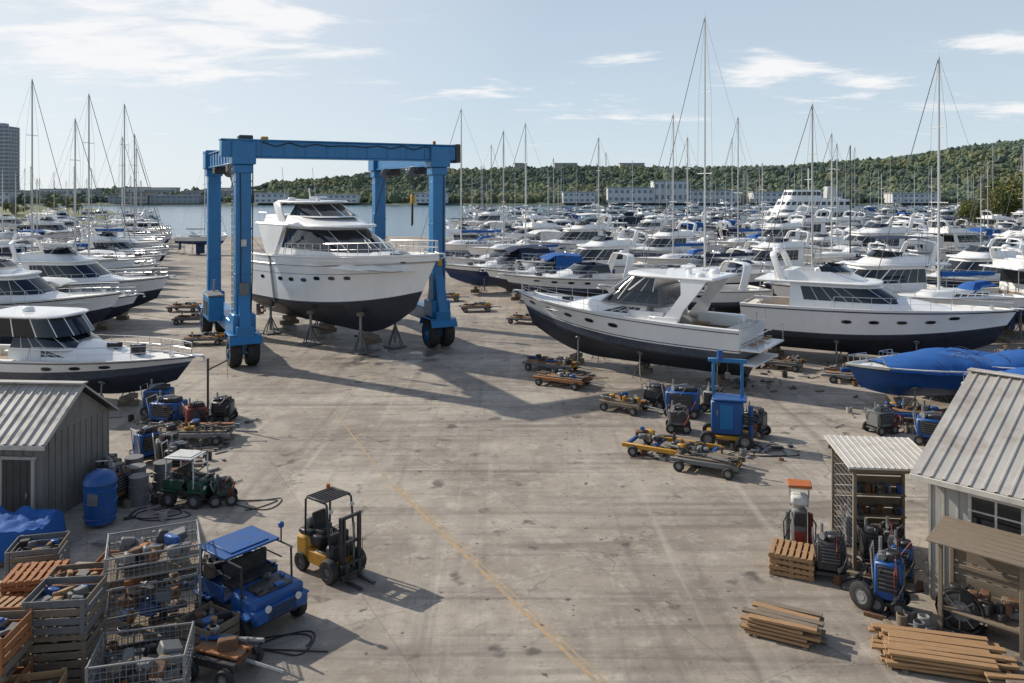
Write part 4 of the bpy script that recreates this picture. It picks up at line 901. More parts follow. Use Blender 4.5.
def forklift(x,y,deg,scale=1):
    E=empty('forklift',(x,y,0),D2R(deg)); E.scale=(scale,)*3
    b=MB()
    b.box((-.75,0,.72),(.62,1.02,.72),'equip_yellow',bev=.12); b.box((-.72,0,1.12),(.5,.9,.14),'black_metal',bev=.05)
    b.box((-.1,0,.5),(1.3,.98,.42),'equip_yellow',bev=.05); b.box((-.35,0,.95),(.62,.8,.3),'black_metal',bev=.05)
    b.box((.45,0,.75),(.28,.96,.5),'black_metal',bev=.06); b.box((.34,0,1.1),(.16,.7,.3),'black_metal',bev=.04)
    b.box((.1,0,.73),(.5,.9,.04),'black_metal',bev=.01); b.box((-1.07,0,.75),(.03,.5,.25),'black_metal',bev=.01)
    b.obj('body',parent=E)
    w=MB()
    for yy in(-.52,.52): w.wheel((.55,yy,.34),.34,.24,(0,1,0),hm='equip_grey',n=20); w.wheel((-.75,yy*.92,.28),.28,.2,(0,1,0),hm='equip_grey',n=20)
    w.obj('wheels',parent=E)
    c=MB()
    for yy in(-.46,.46):
        c.tube([(.52,yy,.9),(.36,yy,2.18),(.25,yy,2.23)],.035,'black_metal',6); c.tube([(-.62,yy,1.1),(-.6,yy,2.15),(-.5,yy,2.23)],.035,'black_metal',6)
        c.box((-.12,yy,2.23),(.85,.07,.07),'black_metal',bev=.01)
    for i in range(8): c.box((-.52+i*.11,0,2.24),(.05,.92,.05),'black_metal',bev=.005)
    c.cyl((-.5,.3,2.25),(-.5,.3,2.4),.06,'equip_orange',8)
    for yy in(-.4,.4): c.cyl((.45,yy,2.0),(.52,yy,2.0),.06,'equip_white',8)
    c.obj('overhead_guard',parent=E)
    s=MB(); s.box((-.32,0,1.16),(.46,.48,.12),'black_rubber',bev=.05); s.box((-.54,0,1.42),(.12,.46,.5),'black_rubber',bev=.05,ry=-.15)
    s.lathe([(.16,-.012),(.18,0),(.16,.012)],(.18,0,1.33),(-.7,0,.7),'black_rubber',16); s.cyl((.3,0,1.15),(.18,0,1.33),.02,'black_metal',6)
    for k in range(3): s.cyl((.32,-.2-.06*k,1.2),(.28,-.2-.06*k,1.42),.01,'steel',4)
    s.lathe([(.001,0),(.13,.02),(.15,.06),(.15,.5),(.13,.55),(.001,.58)],(-.78,-.28,1.33),(0,1,0),'equip_grey',12)
    s.obj('seat_and_controls',parent=E)
    m=MB()
    for yy in(-.34,.34):
        m.box((.86,yy,1.0),(.12,.09,1.8),'black_metal',bev=.01); m.box((.92,yy*.78,1.0),(.08,.06,1.7),'black_metal',bev=.01)
        m.box((1.3,yy*.7,.06),(.7,.11,.045),'black_metal',bev=.01); m.box((1.0,yy*.7,.3),(.05,.11,.5),'black_metal',bev=.01)
        m.cyl((.82,yy*.5,.3),(.82,yy*.5,1.6),.035,'galv',8)
    for z in(.3,1.1,1.85): m.box((.86,0,z),(.1,.75,.08),'black_metal',bev=.01)
    for z in(.25,.55): m.box((.99,0,z),(.05,.9,.08),'black_metal',bev=.01)
    for i in range(5): m.cyl((.99,-.36+i*.18,.6),(.99,-.36+i*.18,1.15),.012,'black_metal',4)
    m.obj('mast_and_forks',parent=E)
forklift(-4.75,21.0,-38,.88)
def utility_cart(name,x,y,deg,m,L=2.2,W=1.3,H=1.9,seed=1,canopy=None,frac=.82,scale=1):
    r=random.Random(seed); mb=MB()
    mb.box((0,0,.5),(L,W,.2),'black_metal',bev=.03); mb.box((L*.28,0,.75),(L*.4,W*.95,.42),m,bev=.07); mb.box((L*.47,0,.6),(L*.12,W*.98,.32),m,bev=.05)
    mb.box((L*.3,0,.97),(L*.26,W*.6,.06),'black_metal',bev=.02)
    for i in range(5): mb.box((L*.535,0,.5+i*.06),(.02,W*.5,.025),'black_metal',bev=0)
    mb.box((-L*.25,0,.64),(L*.5,W,.08),m,bev=.02)
    for yy in(-W/2,W/2): mb.box((-L*.25,yy,.82),(L*.5,.05,.32),m,bev=.015)
    mb.box((-L*.5,0,.82),(.05,W,.32),m,bev=.015)
    mb.box((-.02,0,.95),(.45,W*.8,.14),'black_rubber',bev=.05); mb.box((-.25,0,1.2),(.1,W*.8,.4),'black_rubber',bev=.04)
    mb.lathe([(.15,-.012),(.17,0),(.15,.012)],(.3,W*.2,1.2),(-.6,0,.8),'black_rubber',14)
    for x_ in(-L*.33,L*.33):
        for yy in(-W*.5,W*.5): mb.wheel((x_,yy,.29),.29,.2,(0,1,0),n=18); mb.box((x_,yy,.62),(.62,.24,.05),m,bev=.02)
    for x_ in(-L*.45,L*.28):
        for yy in(-W*.46,W*.46): mb.cyl((x_,yy,.7),(x_*.95,yy,H),.028,'black_metal' if m!='equip_green' else 'equip_white',6)
    x0=-L*.45; 
    mb.box((x0+L*frac/2-.03,0,H+.03),(L*frac,W*1.02,.05),canopy or m,bev=.02)
    mb.box((x0+L*frac/2-.03,0,H+.07),(L*frac*.8,W*.7,.03),canopy or m,bev=.01)
    for yy in(-W*.47,W*.47): mb.cyl((-L*.45,yy,H),(L*.28,yy,H),.022,'black_metal',6); mb.cyl((-L*.45,yy,1.25),(L*.1,yy,1.25),.018,'black_metal',5)
    for yy in(-.4,.4): mb.cyl((L*.535,yy,.76),(L*.55,yy,.76),.08,'equip_white',10)
    for i in range(26): mb.box((-L*.27+r.uniform(-.4,.35),r.uniform(-W*.4,W*.4),.8+r.uniform(0,.35)),(r.uniform(.1,.35),r.uniform(.1,.3),r.uniform(.1,.3)),r.choice(('black_metal','equip_grey',m,'rust','wood_grey')),rz=r.uniform(0,3),bev=.03)
    for i in range(6): mb.box((L*.3+r.uniform(-.35,.3),r.uniform(-W*.35,W*.35),1.02),(r.uniform(.08,.25),r.uniform(.08,.2),r.uniform(.06,.14)),r.choice(('black_metal','equip_grey',m)),rz=r.uniform(0,3),bev=.02)
    mb.cyl((L*.1,W*.46,H),(L*.1,W*.46,H+.4),.02,'black_metal',6); mb.box((L*.1,W*.46,H+.42),(.12,.12,.14),m,bev=.03)
    return place(mb,name,x,y,deg,scale=scale)
utility_cart('utility_cart',-6.1,18.7,-38,'equip_blue',2.3,1.45,1.6,2,'equip_blue',frac=.5)
utility_cart('tractor_cart',-10.3,25.6,-12,'equip_green',1.6,1.0,1.75,5,'equip_white',frac=.7,scale=.85)
place(machine(.6,.5,.7,'equip_green',4),'generator',-9.2,25.5,20)
# ---- sheds
def corr(mb,A,B_,C,Dd,n,m,amp=.045):
    A,B_,C,Dd=map(Vector,(A,B_,C,Dd)); nrm=(B_-A).cross(Dd-A).normalized(); 
    if nrm.z<0: nrm=-nrm
    lo=[];hi=[]
    for i in range(n):
        for f,h in((0,0),(.62,0),(.70,1),(.86,1),(.94,0)):
            t=(i+f)/n; lo.append(A+(B_-A)*t+nrm*h*amp); hi.append(Dd+(C-Dd)*t+nrm*h*amp)
    lo.append(B_);hi.append(C); mb.grid([lo,hi],m)
    mb.add([A-nrm*.05,B_-nrm*.05,C-nrm*.05,Dd-nrm*.05],[(0,1,2,3)],'trim_dark')
    for p,q in((A,B_),(B_,C),(C,Dd),(Dd,A)): mb.add([p,q,q-nrm*.05,p-nrm*.05],[(0,1,2,3)],m)
def shed(name,loc,rz,W,Dp,he,hr,wall,ribs,door=None,wins=(),over=.35):
    E=empty(name,loc,rz)
    w=MB()
    w.box((W/2,.06,he/2),(W,.12,he),wall,bev=0); w.box((W/2,Dp-.06,he/2),(W,.12,he),wall,bev=0)
    for x in(.06,W-.06):
        w.box((x,Dp/2,he/2),(.119,Dp-.25,he),wall,bev=0)
        w.add([(x-.05,0,he-.005),(x-.05,Dp,he-.005),(x-.05,Dp/2,hr-.03),(x+.05,0,he-.005),(x+.05,Dp,he-.005),(x+.05,Dp/2,hr-.03)],[(0,1,2),(3,4,5)],wall)
    n=int(W/.3)
    for i in range(n+1): w.box((i*W/n,-.012,he/2),(.05,.03,he),wall,bev=.005)
    n=int(Dp/.3)
    for i in range(n+1):
        for x in(-.012,W+.012): w.box((x,i*Dp/n,he/2),(.03,.05,he),wall,bev=.005)
    w.obj('walls',parent=E)
    r=MB()
    s=(hr-he)/(Dp/2)
    corr(r,(-over,-over,he-over*s+.08),(W+over,-over,he-over*s+.08),(W+over,Dp/2,hr+.08),(-over,Dp/2,hr+.08),ribs,'tin_roof',.035)
    corr(r,(-over,Dp+over,he-over*s+.08),(W+over,Dp+over,he-over*s+.08),(W+over,Dp/2,hr+.08),(-over,Dp/2,hr+.08),ribs,'tin_roof',.035)
    r.box((W/2,Dp/2,hr+.13),(W+2*over+.04,.3,.05),'tin_roof',bev=.01)
    r.box((W/2,-over-.02,he-over*s),(W+2*over,.04,.14),'trim_white',bev=.01)
    r.obj('roof',parent=E)
    if door:
        d=MB(); x,dw,dh=door; d.box((x,-.04,dh/2),(dw,.06,dh),'trim_dark',bev=.01)
        for sx in(-1,1): d.box((x+sx*(dw/2+.05),-.045,dh/2),(.1,.1,dh+.1),'siding_white',bev=.01)
        d.box((x,-.045,dh+.06),(dw+.3,.1,.1),'siding_white',bev=.01); d.box((x+dw*.35,-.09,dh*.48),(.05,.05,.15),'galv',bev=.01)
        for k in range(4): d.box((x-dw*.36+k*dw*.24,-.074,dh/2),(.02,.01,dh*.95),'black_metal',bev=0)
        d.obj('door',parent=E)
    if wins:
        g=MB()
        for x,z,ww,wh in wins:
            g.box((x,-.03,z),(ww,.04,wh),'boat_glass',bev=.005)
            for sx in(-1,1): g.box((x+sx*ww/2,-.05,z),(.08,.09,wh+.16),'trim_white',bev=.01)
            for sz in(-1,1): g.box((x,-.052,z+sz*wh/2),(ww+.1,.1,.08),'trim_white',bev=.01)
            g.box((x,-.053,z),(.05,.05,wh),'trim_white',bev=.005); g.box((x,-.055,z),(ww,.05,.04),'trim_white',bev=.005)
        g.obj('window',parent=E)
    return E
shed('workshop_shed',(-21.0,24.2,0),D2R(-4),7.1,3.4,2.6,3.75,'siding_grey',26,door=(6.35,.9,2.0),wins=((2.6,1.5,.9,.8),),over=.25)
shed('storage_shed',(10.3,19.7,0),D2R(-46),6.5,8.4,3.1,4.75,'siding_white',26,wins=((1.45,2.4,1.1,.75),))
mb=MB()
for x,y in((0,0),(1.9,0),(0,1.9),(1.9,1.9)): mb.box((x,y,1.4),(.09,.09,2.8),'wood_grey',bev=.01)
for y in(0,1.9): mb.box((.95,y,2.7),(2.2,.08,.12),'wood_grey',bev=.01)
for x in(0,.95,1.9): mb.box((x,.95,2.78),(.07,2.2,.08),'wood_grey',bev=.01)
corr(mb,(-.2,-.2,2.82),(2.15,-.2,2.82),(2.15,2.1,2.95),(-.2,2.1,2.95),14,'trim_white',.015)
for k in range(14): mb.cyl((0,0.05+k*.14,.1),(0,.05+k*.14,2.65),.005,'cage_wire',4)
for k in range(19): mb.cyl((0,.0,.1+k*.14),(0,1.9,.1+k*.14),.005,'cage_wire',4)
for z in(.9,1.5): mb.box((.95,1.7,z),(1.8,.4,.04),'wood_grey',bev=.01)
rr_=random.Random(3)
for i in range(30): mb.box((rr_.uniform(.15,1.8),1.7,rr_.choice((1.02,1.62))),(rr_.uniform(.08,.2),.2,rr_.uniform(.1,.28)),rr_.choice(('black_metal','equip_red','equip_grey','equip_blue','rust','black_metal')),bev=.02)
for i in range(8): mb.box((.95,1.95,.25+i*.3),(1.9,.03,.27),'wood_grey',bev=.006)
place(mb,'lean_to_canopy',8.95,20.9,-6)
mb=MB()
for x,y in((0,0),(1.6,0),(0,.9),(1.6,.9)): mb.box((x,y,1.0),(.09,.09,2.0),'wood_grey',bev=.01)
for i in range(7): mb.box((.8,-.15+i*.2,2.05+i*.02),(2.1,.19,.04),'wood_grey',bev=.006,rx=.1)
mb.box((.8,.45,.5),(1.6,.9,.05),'wood_grey',bev=.01); mb.box((.8,.9,1.2),(1.6,.04,.1),'wood_grey',bev=.01)
for i in range(6): mb.box((.8,.93,.25+i*.3),(1.65,.03,.27),'wood_grey',bev=.006)
for i in range(24): mb.box((rr_.uniform(.15,1.45),rr_.uniform(.2,.8),.62+rr_.uniform(0,.2)),(rr_.uniform(.1,.3),.2,rr_.uniform(.12,.3)),rr_.choice(('black_metal','rust','equip_grey','wood_grey')),rz=rr_.uniform(0,2),bev=.02)
place(mb,'timber_shelter',9.75,18.2,-44)
mb=MB(); mb.wheel((0,0,.5),.42,.14,(0,1,0),n=22); mb.box((0,.2,.55),(.5,.25,.5),'black_metal',bev=.05); mb.cyl((0,-.1,.5),(0,.5,.5),.06,'galv',8)
for a in range(8): mb.cyl((0,-.09,.5),(.4*math.cos(a*.785),-.09,.5+.4*math.sin(a*.785)),.015,'galv',4)
mb.tube([(.5*math.cos(t),-.1+.01*t,.5+.5*math.sin(t)) for t in[i*.4 for i in range(34)]],.02,'hose_black'); mb.box((0,.2,.05),(.9,.6,.08),'black_metal'); 
place(mb,'hose_reel',10.15,18.1,-44)
def pump():
    mb=MB(); mb.box((0,0,.06),(.7,.6,.12),'concrete_block'); mb.box((0,0,.7),(.40,.34,1.15),'equip_grey',bev=.06); mb.box((0,-.18,1.0),(.3,.03,.35),'black_metal'); mb.box((0,-.18,.5),(.28,.03,.36),'equip_red',bev=.01)
    mb.box((0,0,1.5),(.46,.38,.3),'equip_white',bev=.08); mb.cyl((0,0,1.25),(0,0,1.45),.12,'galv',10); mb.box((0,0,1.92),(.62,.52,.08),'equip_orange',bev=.03); mb.box((0,0,1.86),(.5,.4,.06),'equip_white',bev=.02)
    for s_ in(-1,1): mb.cyl((s_*.22,0,1.3),(s_*.26,0,1.9),.02,'galv',5); mb.tube([(s_*.23,-.1,1.2),(s_*.42,-.12,.9),(s_*.4,-.15,.4),(s_*.3,-.2,.7),(s_*.24,-.2,1.0)],.022,'hose_black'); mb.cyl((s_*.3,.1,.12),(s_*.3,.1,1.1),.07,'equip_red' if s_>0 else 'equip_grey',10)
    return mb
place(pump(),'service_pump',7.9,22.0,-15)
place(machine(.7,.6,1.15,'black_metal',3,False),'battery_charger',8.2,20.6,-20)
place(machine(.62,.6,1.45,'equip_blue',9),'pressure_washer',9.0,19.1,-30)
place(machine(.55,.5,1.0,'black_metal',13,False),'air_compressor',9.6,21.3,-10)
place(machine(.5,.5,1.2,'equip_grey',14,False),'parts_washer',9.5,22.2,-10)
place(machine(.5,.5,1.1,'equip_blue',15,False),'pressure_washer',9.9,20.3,-30)
place(machine(.5,.4,.9,'black_metal',16,False),'generator',10.3,21.6,-30)
mb=MB(); mb.wheel((0,0,.32),.32,.12,(.8,.5,0),n=18); place(mb,'spare_wheel',8.35,19.1)
place(pallet_stack(4,'wood_fresh',1,1.1,1.0),'pallet_stack',7.4,21.0,-25)
place(lumber(1.5,5,5,'wood_grey',3,.17),'timber_pile',6.1,18.0,-28)
place(lumber(2.4,7,4,'wood_fresh',4,.16),'timber_pile',9.1,16.9,-14)
place(lumber(1.6,5,3,'wood_grey',5,.15),'timber_pile',10.4,15.6,-8)
def davit_station():
    mb=MB(); mb.box((0,0,.35),(1.6,1.1,.14),'equip_yellow',bev=.02); mb.box((0,0,1.1),(1.2,.9,1.3),'equip_blue',bev=.05); mb.box((0,-.46,1.15),(.5,.03,.95),'lift_blue',bev=.01); mb.box((-.35,-.47,1.3),(.06,.03,.2),'galv')
    mb.box((.61,0,1.2),(.03,.6,.9),'lift_blue',bev=.01)
    for i in range(5): mb.box((.63,0,.9+i*.12),(.02,.5,.03),'black_metal',bev=0)
    mb.box((.1,0,1.8),(1.3,1.0,.08),'equip_blue',bev=.02)
    for x in(-.55,.55): mb.box((x,.3,2.5),(.12,.12,1.4),'lift_blue',bev=.02)
    mb.box((0,.3,3.2),(1.5,.14,.16),'lift_blue',bev=.02); mb.cyl((0,.3,3.1),(0,.3,2.7),.02,'black_metal',5); mb.box((0,.3,2.6),(.2,.15,.25),'equip_grey',bev=.03)
    mb.cyl((-.3,.3,3.2),(-.3,.3,3.6),.12,'equip_blue',10)
    for x in(-.7,.7):
        for y in(-.6,.6): mb.wheel((x,y,.3),.3,.2,(0,1,0),n=18)
    mb.tube([(.9+.35*math.cos(t),-.2+.35*math.sin(t),.9+.02*t) for t in[i*.5 for i in range(36)]],.035,'hose_black'); mb.cyl((.9,-.2,.1),(.9,-.2,1.6),.1,'equip_blue',8)
    return mb
place(davit_station(),'hoist_power_station',8.5,31.6,-18)
place(dolly(3.4,1.4,'equip_yellow','equip_blue',False,3),'boat_dolly',6.0,30.1,-30)
place(dolly(2.4,1.1,'equip_grey','equip_yellow',True,5),'boat_dolly',7.0,28.6,-28)
place(dolly(2.8,1.2,'wood_orange','rust',True,6),'boat_dolly',2.6,41.0,-30)
place(dolly(2.0,1.0,'wood_grey','rust',True,8),'boat_dolly',5.1,36.3,-35)
place(dolly(3.0,1.2,'equip_grey','equip_yellow',True,9),'boat_dolly',2.2,44.4,-30)
place(dolly(4.2,1.3,'galv','equip_grey',True,10),'boat_dolly',18.3,41.6,-20)
place(dolly(3.0,1.2,'galv','equip_grey',True,12),'boat_dolly',22.0,41.5,-10)
place(dolly(2.8,1.2,'equip_grey','rust',True,13),'boat_dolly',15,45,-30)
place(machine(1.4,1.0,1.3,'equip_blue',21),'air_compressor',7.6,35.6,-20)
place(machine(.9,.7,1.0,'equip_grey',22),'generator',9.2,36.3,-30)
place(machine(.9,.7,1.0,'black_metal',23),'generator',6.6,36.9,-30)
place(machine(1.0,.8,1.2,'equip_blue',24),'air_compressor',16.5,31.5,-30)
place(machine(.9,.7,1.0,'equip_grey',25),'generator',15.2,33,20)
place(machine(.8,.7,1.1,'black_metal',61),'generator',9.9,32.6,-40)
place(machine(.8,.7,1.0,'equip_grey',62),'generator',6.9,33.2,-10)
place(dolly(2.4,1.1,'equip_blue','equip_yellow',True,26),'boat_dolly',17.7,31.6,-35)
place(dolly(2.4,1.1,'equip_blue','equip_grey',True,27),'boat_dolly',17.3,34.6,-15)
place(machine(1.3,.9,1.2,'equip_blue',31),'air_compressor',-14.6,34.0,-10)
place(machine(.8,.7,1.1,'equip_red',32),'generator',-13.2,33.4,30)
place(machine(.8,.7,1.0,'black_metal',33),'generator',-12.5,34.6,0)
place(dolly(3.4,1.3,'galv','equip_grey',True,34),'boat_dolly',-12.8,32.0,2)
place(machine(1.1,.8,1.3,'equip_blue',35),'air_compressor',-15.8,35.8,0)
mb=MB(); mb.cyl((0,0,0),(0,0,2.8),.05,'black_metal',6); mb.cyl((0,0,2.3),(.8,0,2.7),.03,'black_metal',5); mb.cyl((.8,0,2.7),(.8,0,1.9),.01,'galv',4); mb.box((0,0,.1),(.7,.7,.12),'black_metal'); place(mb,'yard_crane',-13.0,34.2,10)
mb=MB()
mb.lathe([(.3,.1),(.42,.12),(.45,.6),(.46,1.25),(.48,1.3),(.46,1.36),(.40,1.5),(.2,1.62),(.001,1.64)],(0,0,0),(0,0,1),'equip_blue',20); mb.box((0,-.45,.9),(.3,.04,.35),'equip_grey',bev=.01)
for a in(.3,.75,1.1): mb.lathe([(.455,a-.02),(.48,a),(.455,a+.02)],(0,0,0),(0,0,1),'equip_blue',20)
place(mb,'blue_tank',-12.3,23.9)
mb=MB(); mb.lathe([(.001,0),(.3,0),(.3,.3),(.32,.31),(.3,.33),(.3,.6),(.32,.61),(.3,.63),(.3,.9),(.001,.9)],(0,0,0),(0,0,1),'equip_grey',18)
drum=mb.mesh('oil_drum')
for x,y in((-12.4,26.4),(-11.7,26.8),(-11.9,25.5),(-12.9,27.3)): put(drum,'oil_drum',(x,y,0))
for i,(x,y,c) in enumerate(((-11.5,27.6,'black_metal'),(-12.3,28.6,'equip_grey'),(-13.4,29.4,'equip_blue'),(-12.6,25.4,'rust'),(-13.2,26.2,'black_metal'))): place(machine(.8,.6,1.3,c,40+i,False),'workshop_machine',x,y,i*25)
place(cage(1.9,1.4,1.25,seed=1),'wire_cage',-8.15,18.2,24)
place(cage(1.9,1.4,.5,seed=2),'wire_cage',-8.15,18.2,24,1.42)
place(cage(1.7,1.2,.95,seed=3),'wire_cage',-7.25,15.7,14)
place(dolly(1.2,.7,'black_metal','rust',True,50,True),'hand_trolley',-6.0,16.6,-20)
place(crate(1.2,1.0,.8,'wood_orange',1),'timber_crate',-10.3,18.9,10); place(crate(1.2,1.0,.5,'wood_orange',2),'timber_crate',-9.9,20.3,5)
place(crate(1.2,1.0,.9,'wood_grey',3),'timber_crate',-9.1,16.3,8); place(crate(1.2,1.0,.7,'equip_grey',4),'plastic_crate',-9.1,16.3,6,1.05)
place(crate(1.2,1.0,.8,'wood_orange',5),'timber_crate',-10.5,16.9,4); place(crate(1.2,1.0,.7,'wood_fresh',6),'timber_crate',-9.0,14.7,12); place(crate(1.2,1.0,.7,'wood_orange',7),'timber_crate',-9.9,15.1,9,0)
place(crate(1.2,1.0,.7,'wood_orange',8),'timber_crate',-9.95,15.1,5,.95); place(pallet_stack(6,'wood_orange',7),'pallet_stack',-11.4,19.2,8); place(pallet_stack(5,'wood_fresh',9),'pallet_stack',-11.6,17.8,-6)
place(crate(1.2,1.0,.8,'equip_grey',9),'plastic_crate',-12.2,20.6,14)
place(crate(1.0,.8,.6,'wood_grey',10),'timber_crate',-6.6,17.4,-30)
place(machine(1.0,.7,1.0,'equip_grey',51,False),'workshop_machine',-8.9,20.6,15)
place(machine(.8,.7,.9,'black_metal',52,False),'workshop_machine',-7.2,20.0,15)
mb=MB(); rs=[]
for i in range(25):
    rs.append([Vector((i*.1,j*.1,.9+.18*noise.noise((i*.25,j*.25,1))+.06*noise.noise((i*.8,j*.8,4))+(-.75+.1*math.sin(i+j) if i in(0,24) or j in(0,18) else 0))) for j in range(19)])
mb.grid(rs,'canvas_blue'); mb.box((1.2,.9,.4),(2.1,1.5,.8),'wood_grey'); place(mb,'blue_tarpaulin',-15.0,21.0,5)
mb=MB()
for cx,cy,c in((-11,24.6,'hose_black'),(-8.3,25.6,'hose_black'),(7.5,29.8,'hose_black'),(9.6,30.2,'hose_black'),(-5.2,17.5,'hose_black'),(-11.9,31.0,'hose_black'),(15.8,33.5,'hose_red'),(3.2,42.2,'hose_black'),(-14,30.6,'hose_black'),(8.3,36.2,'hose_black'),(9.0,20.0,'hose_black')):
    ph=R.uniform(0,6); pts=[]
    for i in range(60): 
        t=i*.22; pts.append((cx+(.7+.3*math.sin(ph+t*.7))*math.cos(t*.9+ph)+i*.012,cy+(.4+.25*math.cos(t*.8))*math.sin(t*.9+ph),.02))
    mb.tube(pts,.016,c,5)
mb.obj('ground_hoses')
mb=MB()
zones=[(-12.2,29,1.6,3.5,60),(6.2,30.2,1.8,1.2,45),(8.8,31,1.6,1.5,40),(2.9,42.8,1.5,2,30),(17.5,33.5,3,3,70),(19,43,6,3,70),(-8.2,20.8,1.5,.8,35),(9.2,20.8,1,1.2,40),(8.9,18,1,1.2,25),(-14,34.5,2.5,1.5,50),(-8.5,16.5,2,2,40),(-11,25.8,1.6,1.5,40),(8,36.4,2,1,40),(12,41,3,2,40)]
for cx,cy,a,b,n in zones:
    for i in range(n):
        x=R.gauss(cx,a*.45); y=R.gauss(cy,b*.45); m=R.choice(('wood_grey','rust','black_metal','equip_grey','wood_grey','galv','black_metal','concrete_block')); q=R.random()
        if q<.6: l=R.uniform(.12,.5); mb.box((x,y,.03+R.uniform(0,.03)),(l,R.uniform(.05,.16),R.uniform(.04,.1)),m,rz=R.uniform(0,3.1),bev=.01)
        elif q<.85: a_=R.uniform(0,3.1); l=R.uniform(.3,1.1); mb.cyl((x,y,.03),(x+l*math.cos(a_),y+l*math.sin(a_),.04),.02,m,6)
        else: mb.lathe([(.001,0),(.12,0),(.13,.25),(.11,.26),(.10,.05),(.001,.04)],(x,y,.0),(0,0,1),m,10)
mb.obj('scattered_yard_parts')
fr=dolly(2.6,1.1,'equip_grey','rust',True,77).mesh('boat_dolly')
for x,y,a in((-3,66,10),(1,60,-20),(9,53,-25),(13,52,-20),(30,47,-10),(-22,44,0),(-20,52,10),(-24,60,5),(-27,66,0),(28,40,-15),(25,39.5,-30),(-6,72,10)): put(fr,'boat_dolly',(x,y,0),D2R(a))

# ---------------------------------------------------------------- light, sky, camera
SD=Vector((-.86,.51,0)).normalized(); el=D2R(33); S=Vector((SD.x*math.cos(el),SD.y*math.cos(el),math.sin(el)))
sl=bpy.data.lights.new('sun','SUN'); sl.energy=5.0; sl.angle=D2R(.6); sl.color=(1,.93,.82)
so=bpy.data.objects.new('sun',sl); sc.collection.objects.link(so); so.rotation_euler=S.to_track_quat('Z','Y').to_euler(); so.location=(-50,50,60)
w=bpy.data.worlds.new('World'); sc.world=w; w.use_nodes=True; N=w.node_tree.nodes; L=w.node_tree.links
bg=N['Background']; bg.inputs['Strength'].default_value=.13
def MA(op,a,b=None,c=None):
    n=N.new('ShaderNodeMath'); n.operation=op
    for i,v in enumerate((a,b,c)):
        if v is None: continue
        if isinstance(v,(int,float)): n.inputs[i].default_value=v
        else: L.new(v,n.inputs[i])
    return n.outputs[0]
sky=N.new('ShaderNodeTexSky'); sky.sky_type='NISHITA'; sky.sun_disc=False; sky.sun_elevation=el; sky.sun_rotation=math.atan2(SD.x,SD.y); sky.air_density=1.0; sky.dust_density=.4; sky.ozone_density=2.0
tc=N.new('ShaderNodeTexCoord'); sep=N.new('ShaderNodeSeparateXYZ'); L.new(tc.outputs['Generated'],sep.inputs[0])
X_,Y_,Z_=sep.outputs
rp=N.new('ShaderNodeValToRGB'); el_=rp.color_ramp.elements
G=1/.13
for p,c in((0,(.66,.77,.86)),(.05,(.46,.66,.86)),(.12,(.20,.46,.77)),(.21,(.075,.28,.63)),(.45,(.045,.16,.40)),(1,(.03,.10,.28))):
    e=el_[0] if p==0 else (el_[1] if p==1 else el_.new(p)); e.position=p; e.color=(*c,1)
L.new(MA('MAXIMUM',Z_,0),rp.inputs[0])
vs=N.new('ShaderNodeMix'); vs.data_type='RGBA'; vs.blend_type='MULTIPLY'; vs.inputs[0].default_value=1; vs.inputs[7].default_value=(G,G,G,1); vs.clamp_result=False; L.new(rp.outputs[0],vs.inputs[6])
m0=N.new('ShaderNodeMix'); m0.data_type='RGBA'; m0.inputs[0].default_value=.86; L.new(sky.outputs[0],m0.inputs[6]); L.new(vs.outputs[2],m0.inputs[7])
dt=N.new('ShaderNodeVectorMath'); dt.operation='DOT_PRODUCT'; L.new(tc.outputs['Generated'],dt.inputs[0]); dt.inputs[1].default_value=tuple(S)
au=N.new('ShaderNodeMapRange'); au.inputs[1].default_value=.50; au.inputs[2].default_value=1; au.inputs[4].default_value=.7; L.new(dt.outputs['Value'],au.inputs[0])
m1=N.new('ShaderNodeMix'); m1.data_type='RGBA'; m1.inputs[7].default_value=(.95*G,.96*G,.97*G,1); L.new(au.outputs[0],m1.inputs[0]); L.new(m0.outputs[2],m1.inputs[6])
mx=MA('MAXIMUM',MA('ADD',Z_,.10),.05)
cb=N.new('ShaderNodeCombineXYZ'); L.new(MA('DIVIDE',X_,mx),cb.inputs[0]); L.new(MA('DIVIDE',Y_,mx),cb.inputs[1])
mp=N.new('ShaderNodeMapping'); mp.inputs['Scale'].default_value=(.8,1.3,1); mp.inputs['Location'].default_value=(1.3,.4,0); mp.inputs['Rotation'].default_value=(0,0,.25); L.new(cb.outputs[0],mp.inputs[0])
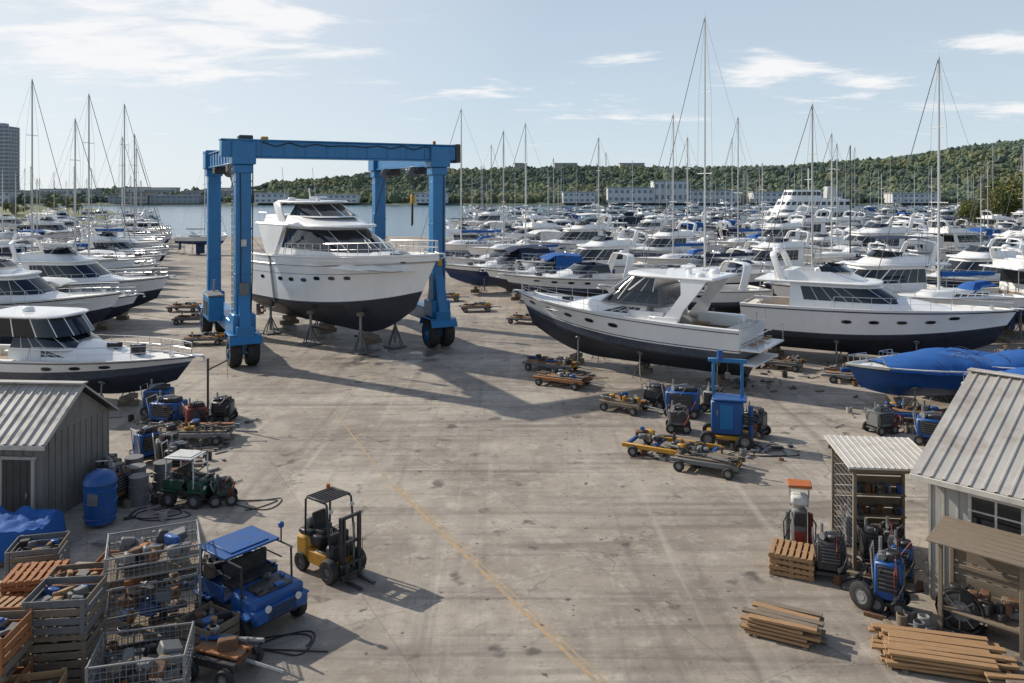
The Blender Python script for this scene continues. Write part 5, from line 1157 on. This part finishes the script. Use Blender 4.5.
nz=N.new('ShaderNodeTexNoise'); nz.inputs['Scale'].default_value=2.2; nz.inputs['Detail'].default_value=11; nz.inputs['Roughness'].default_value=.66; nz.inputs['Distortion'].default_value=.4; L.new(mp.outputs[0],nz.inputs['Vector'])
ys=MA('MAXIMUM',Y_,.05); U=MA('DIVIDE',X_,ys); V=MA('DIVIDE',Z_,ys); tot=None
for u,v,su,sv,am in((-.52,.19,.22,.05,.26),(-.32,.23,.10,.03,.22),(-.42,.155,.16,.02,.16),(.33,.150,.06,.022,.28),(.30,.14,.03,.01,.18),(.44,.13,.05,.014,.22),(.50,.105,.09,.012,.22),(.62,.18,.07,.018,.24),(-.03,.125,.07,.010,.18),(.06,.105,.09,.008,.18),(-.27,.215,.03,.012,.22),(.64,.10,.06,.012,.18),(-.2,.17,.08,.010,.16),(.15,.165,.05,.008,.14),(.2,.09,.12,.008,.14)):
    a=MA('DIVIDE',MA('SUBTRACT',U,u),su); b=MA('DIVIDE',MA('SUBTRACT',V,v),sv)
    g=MA('MULTIPLY',MA('POWER',2.718,MA('MULTIPLY',MA('ADD',MA('MULTIPLY',a,a),MA('MULTIPLY',b,b)),-1)),am)
    tot=g if tot is None else MA('ADD',tot,g)
fac=MA('ADD',nz.outputs['Fac'],tot)
mr=N.new('ShaderNodeMapRange'); mr.interpolation_type='SMOOTHSTEP'; mr.inputs[1].default_value=.58; mr.inputs[2].default_value=.82; mr.inputs[4].default_value=.95; L.new(fac,mr.inputs[0])
mi=N.new('ShaderNodeMix'); mi.data_type='RGBA'; mi.inputs[7].default_value=(.95*G,.95*G,.96*G,1); L.new(mr.outputs[0],mi.inputs[0]); L.new(m1.outputs[2],mi.inputs[6]); L.new(mi.outputs[2],bg.inputs['Color'])
cam=bpy.data.cameras.new('camera'); co=bpy.data.objects.new('camera',cam); sc.collection.objects.link(co); sc.camera=co
co.location=(0,0,10); co.rotation_euler=(D2R(90),0,0); cam.sensor_width=36; cam.lens=36*800/1024; cam.shift_y=-151.5/1024; cam.clip_end=8000; cam.clip_start=.1
sc.view_settings.view_transform='Standard'; sc.view_settings.look='None'; sc.view_settings.exposure=0
